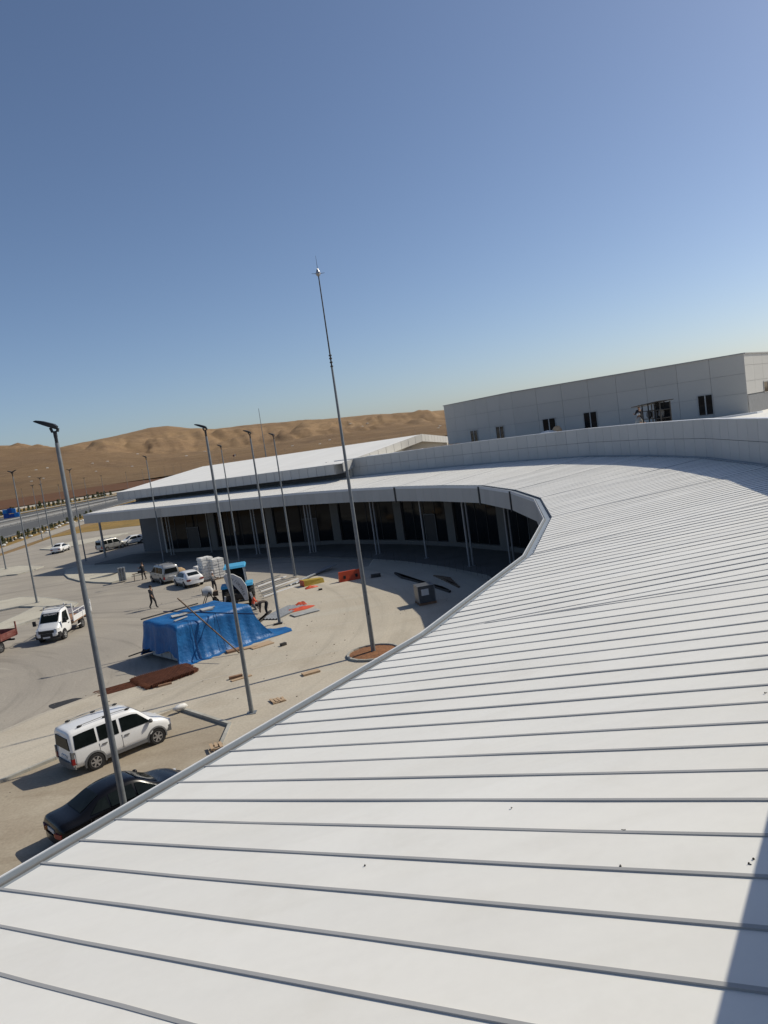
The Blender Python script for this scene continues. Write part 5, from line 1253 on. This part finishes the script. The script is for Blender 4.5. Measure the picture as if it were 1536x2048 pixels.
# white strip roof edge at right
p0 = on_plane(V[4]+Mm[4]*(W+3), V[3]+Mm[3]*(W+3), (1400,842)); p1 = on_plane(V[4]+Mm[4]*(W+6), V[3]+Mm[3]*(W+6), (1520,824))
tag(MB().bar(p0, p1, .7, .12).build('roof_gutter_length', LIP),'long white gutter length resting on the upper roof','gutter length')

# ================================================================== PEOPLE
def person(label, loc, rz, pose, shirt, trousers, head=HAIR, scale=1.0, skin=SKIN):
    """pose: dict of joint positions (metres, local: x forward, y left)"""
    J = dict(pelvis=(0,0,.95), waist=(0,0,1.10), chest=(0,0,1.32), neck=(0,0,1.50), chin=(.01,0,1.56), head=(.02,0,1.66), crown=(.015,0,1.76),
             shL=(0,.17,1.43), elL=(-.02,.24,1.15), wrL=(.05,.25,.90), haL=(.08,.25,.80), shR=(0,-.17,1.43), elR=(-.02,-.24,1.15), wrR=(.05,-.25,.90), haR=(.08,-.25,.80),
             hiL=(0,.10,.90), knL=(.02,.11,.50), anL=(0,.11,.09), toL=(.17,.12,.03), hiR=(0,-.10,.90), knR=(.02,-.11,.50), anR=(0,-.11,.09), toR=(.17,-.12,.03))
    J.update(pose)
    Rr = dict(pelvis=(.155,.12), waist=(.14,.105), chest=(.165,.115), neck=(.06,.06), chin=(.07,.075), head=(.085,.10), crown=(.055,.065), shL=(.07,.07), elL=(.045,.045), wrL=(.033,.033), haL=(.04,.03),
              hiL=(.095,.095), knL=(.062,.062), anL=(.045,.045), toL=(.04,.03))
    for k in ('sh','el','wr','ha','hi','kn','an','to'): Rr[k+'R'] = Rr[k+'L']
    E = [('pelvis','waist'),('waist','chest'),('chest','neck'),('neck','chin'),('chin','head'),('head','crown'),('chest','shL'),('shL','elL'),('elL','wrL'),('wrL','haL'),('chest','shR'),('shR','elR'),('elR','wrR'),('wrR','haR'),
         ('pelvis','hiL'),('hiL','knL'),('knL','anL'),('anL','toL'),('pelvis','hiR'),('hiR','knR'),('knR','anR'),('anR','toR')]
    names = list(J); me = bpy.data.meshes.new('tmp'); me.from_pydata([J[k] for k in names], [(names.index(a), names.index(b_)) for a, b_ in E], [])
    o = bpy.data.objects.new('tmp', me); COL.objects.link(o)
    o.modifiers.new('s','SKIN'); sv = me.skin_vertices[0].data
    for k, nm in enumerate(names): sv[k].radius = tuple(q*(1.0 if nm in ('head','crown','chin','neck') else 1.2) for q in Rr[nm]); sv[k].use_root = (nm == 'pelvis')
    sub = o.modifiers.new('u','SUBSURF'); sub.levels = 2; sub.render_levels = 2
    dg = bpy.context.evaluated_depsgraph_get(); dg.update(); m2 = bpy.data.meshes.new_from_object(o.evaluated_get(dg)); bpy.data.objects.remove(o)
    m2.materials.clear()
    for m_ in (shirt, trousers, skin, RUBBER): m2.materials.append(m_)
    part = {}
    for k in names: part[k] = 0
    for k in ('neck','chin','head','crown','haL','haR','wrL','wrR'): part[k] = 2
    for k in ('pelvis','hiL','hiR','knL','knR','anL','anR'): part[k] = 1
    for k in ('toL','toR'): part[k] = 3
    segs = [(Vector(J[a]),Vector(J[b_]),a,b_) for a, b_ in E]
    for p_ in m2.polygons:
        c_ = p_.center; best = None
        for a_, b_, na, nb in segs:
            ab = b_-a_; f = max(0,min(1,(c_-a_).dot(ab)/max(1e-9,ab.dot(ab)))); dd_ = (c_-(a_+ab*f)).length
            if best is None or dd_ < best[0]: best = (dd_, na if f < .5 else nb)
        p_.material_index = part[best[1]]; p_.use_smooth = True
    m2.name = 'person'
    t = bpy.data.objects.new('person', m2); COL.objects.link(t); t.location = loc; t.rotation_euler = (0,0,rz); t.scale = (scale,)*3
    tag(t, label, 'person')
    h = Vector(J['head']); cvec = (Vector(J['crown'])-h).normalized(); fwd = Vector((1,0,0)); fwd = (fwd-cvec*fwd.dot(cvec)).normalized()
    hm_ = MB().blob((0,0,0),(.112,.10,.10),10,6,3,.02).build('hair' if head is HAIR else 'helmet', head, t, smooth=60); hm_.location = h+cvec*.055-fwd*.015
    side = cvec.cross(fwd)
    MB().blob(h+fwd*.105-cvec*.01,(.022,.016,.026),6,4,1,.02).build('nose', skin, t)
    for s_ in (-1,1):
        MB().blob(h+fwd*.088+side*s_*.035+cvec*.02,(.012,.014,.010),6,4,1,0).build('eye', INK, t); MB().blob(h+side*s_*.088,(.02,.012,.03),6,4,1,0).build('ear', skin, t)
    MB().blob(h+fwd*.085-cvec*.055,(.014,.028,.007),6,4,1,0).build('mouth', BRCLOTH, t)
    for sd_, yy in (('L',1),('R',-1)):
        w_, hn = Vector(J['wr'+sd_]), Vector(J['ha'+sd_]); dd_ = (hn-w_).normalized(); sv_ = dd_.cross(Vector((0,1,0))).normalized() if abs(dd_.y) < .9 else Vector((1,0,0))
        fg = MB()
        for k, ln in enumerate((.07,.085,.08,.06)):
            b0 = hn+sv_*(.027-.018*k); mid = b0+dd_*ln*.6; fg.cyl(b0, mid, .0095, .009, 5); fg.cyl(mid, mid+dd_*ln*.45+Vector((0,-yy*.02,0)), .009, .007, 5)
        fg.cyl(w_.lerp(hn,.5)+sv_*.03, w_.lerp(hn,.9)+sv_*.06+dd_*.02, .011, .009, 5); fg.build('fingers', skin, t)
    return t
WALK = dict(knL=(.18,.10,.54), anL=(.22,.10,.12), toL=(.38,.11,.06), knR=(-.02,-.10,.50), anR=(-.26,-.10,.14), toR=(-.13,-.11,.03), elL=(-.12,.22,1.17), wrL=(-.06,.22,.94), haL=(-.03,.22,.84), elR=(.06,-.23,1.17), wrR=(.20,-.21,.98), haR=(.26,-.20,.90))
BEND = dict(pelvis=(-.15,0,.92), waist=(0,0,1.0), chest=(.25,0,1.02), neck=(.42,0,.98), chin=(.48,0,.93), head=(.54,0,.88), crown=(.62,0,.84), shL=(.32,.17,.98), elL=(.36,.2,.70), wrL=(.40,.16,.46), haL=(.41,.15,.36), shR=(.32,-.17,.98), elR=(.36,-.2,.70), wrR=(.40,-.16,.46), haR=(.41,-.15,.36),
            hiL=(-.15,.12,.88), knL=(-.02,.16,.48), anL=(-.06,.17,.09), toL=(.11,.19,.03), hiR=(-.15,-.12,.88), knR=(-.02,-.16,.48), anR=(-.06,-.17,.09), toR=(.11,-.19,.03))
REACH = dict(elL=(.16,.22,1.20), wrL=(.38,.18,1.22), haL=(.47,.17,1.24), elR=(.14,-.22,1.18), wrR=(.36,-.18,1.14), haR=(.45,-.17,1.14), knL=(.12,.10,.52), anL=(.10,.1,.09), toL=(.27,.11,.03), anR=(-.15,-.11,.10), toR=(.0,-.12,.03), knR=(-.02,-.11,.5))
KNEEL = dict(pelvis=(0,0,.42), waist=(.03,0,.58), chest=(.10,0,.80), neck=(.14,0,.98), chin=(.16,0,1.03), head=(.18,0,1.12), crown=(.18,0,1.22), shL=(.10,.17,.91), elL=(.22,.22,.68), wrL=(.42,.16,.60), haL=(.50,.14,.56), shR=(.10,-.17,.91), elR=(.22,-.22,.68), wrR=(.42,-.16,.60), haR=(.5,-.14,.56),
             hiL=(0,.11,.38), knL=(.38,.14,.42), anL=(.30,.14,.08), toL=(.46,.15,.03), hiR=(0,-.11,.38), knR=(.22,-.14,.08), anR=(-.18,-.13,.08), toR=(-.25,-.13,.03))
person('man in dark clothes walking across the open lot', at(307.5,1217), R(-20), WALK, DKCLOTH, DKCLOTH, HAIR, 1.1)
person('person in dark clothes standing at the work bench by the silver van', at(289,1159,.0), R(150), REACH, DKCLOTH, DKCLOTH, scale=1.05)
person('worker in a white helmet and grey shirt reaching towards the backhoe', at(430,1184), R(-25), REACH, GRCLOTH, DKCLOTH, HELM, 1.02)
person('worker in dark clothes bending over the steel channels', at(533,1230,ZA), R(200), BEND, BRCLOTH, DKCLOTH)
person('crouching worker in an orange vest behind the tarpaulin end', at(508,1221,ZA), R(10), KNEEL, ORCLOTH, GRCLOTH)
ka, kb = V[5]+Mm[5]*(W+1.6), V[4]+Mm[4]*(W+1.6)
p = on_plane(ka, kb, (1275,850)); person('kneeling worker in light clothes on the upper roof', (p.x,p.y,9.05), R(20), KNEEL, LTCLOTH, LTCLOTH, HELM, 1.15)
p = on_plane(V[5]+Mm[5]*(W+2.6), V[4]+Mm[4]*(W+2.6), (1281,848)); person('dark figure standing under the sheet roof of the rack', (p.x,p.y,9.05), R(100), REACH, DKCLOTH, DKCLOTH, HAIR, 1.1)
# work bench by the silver van
q = at(281,1160); t = thing('work_bench', 'low wooden work bench beside the standing person', 'bench', q, R(20))
MB().box((0,0,.75),(1.5,.5,.05)).build('top', WOOD, t)
for x in (-.6,.6):
    for y in (-.2,.2): MB().bar((x,y,0),(x*.9,y,.73),.06).build('leg', WOODB, t)
MB().box((.1,0,.9),(.5,.3,.22)).build('saw', DIRTM, t)
q = at(357,1149,.1); o = tag(MB().blob((0,0,.3),(.8,.7,.45),14,6,8,.12).build('sand_heap', mat('sand',(.40,.28,.16),.95,var=.15,scale=4,bump=.02), smooth=60),'small heap of orange sand behind the white hatchback','sand heap'); o.location = q

# small litter left on the white roof
for k, (x, y) in enumerate(((1023,1617),(1241,1734),(1250,1662),(1507,1720),(1498,1729),(1530,1387),(730,1732))):
    z = 7.4
    for _ in range(6):
        p = at(x, y, z); wv = max(.4, (p-V[0]).dot(Nn[0])); z = zroof(0, (p-V[0]).dot(D[0]), wv)
    o = tag(MB().cyl((0,0,.008),(.010+.010*(k%3),.0,.008),.004,.003,6).cyl((-.004,0,.008),(.0,0,.008),.009,.009,8).build('roof_screw', DIRTM),'tiny dark screw lying loose on the white roof sheets','screw','loose screws on the roof'); o.location = (p.x,p.y,z); o.rotation_euler = (0,0,k*1.3)

# pale construction joints across the apron
for seg in (((100,1446),(250,1402),(400,1362),(560,1325),(680,1300)),((430,1304),(500,1286),(610,1259),(725,1241)),((560,1203),(640,1193),(720,1190))):
    pp = [at(*q, ZA) for q in seg]; m_ = MB()
    for a_, b_ in zip(pp[:-1], pp[1:]):
        d_ = (b_-a_).normalized(); n2 = Vector((-d_.y,d_.x,0))*.045; z_ = Vector((0,0,.005)); m_.poly([a_-n2+z_, b_-n2+z_, b_+n2+z_, a_+n2+z_])
    o = m_.build('apron_joint', mat('pale_joint', (.47,.43,.36), .9, var=.2, scale=1.5)); o['kind'] = 'structure'

# gravel, crumbs and dust litter on the court: too many and too small to count
m_ = MB(); rg = random.Random(3)
for k in range(170):
    x, y = rg.uniform(-24,4), rg.uniform(26,74)
    if rg.random() < .5: x, y = rg.gauss(-9,3.0), rg.gauss(46,4)
    sz = rg.uniform(.012,.04); m_.blob((x,y,ZA+sz*.3),(sz*1.3,sz,sz*.7),5,3,k,.25)
o = m_.build('gravel_litter', mat('litter', (.30,.26,.20), .95, var=.4, scale=8)); o['kind'] = 'stuff'; tag(o, 'scattered gravel and crumbs on the court concrete', 'gravel')
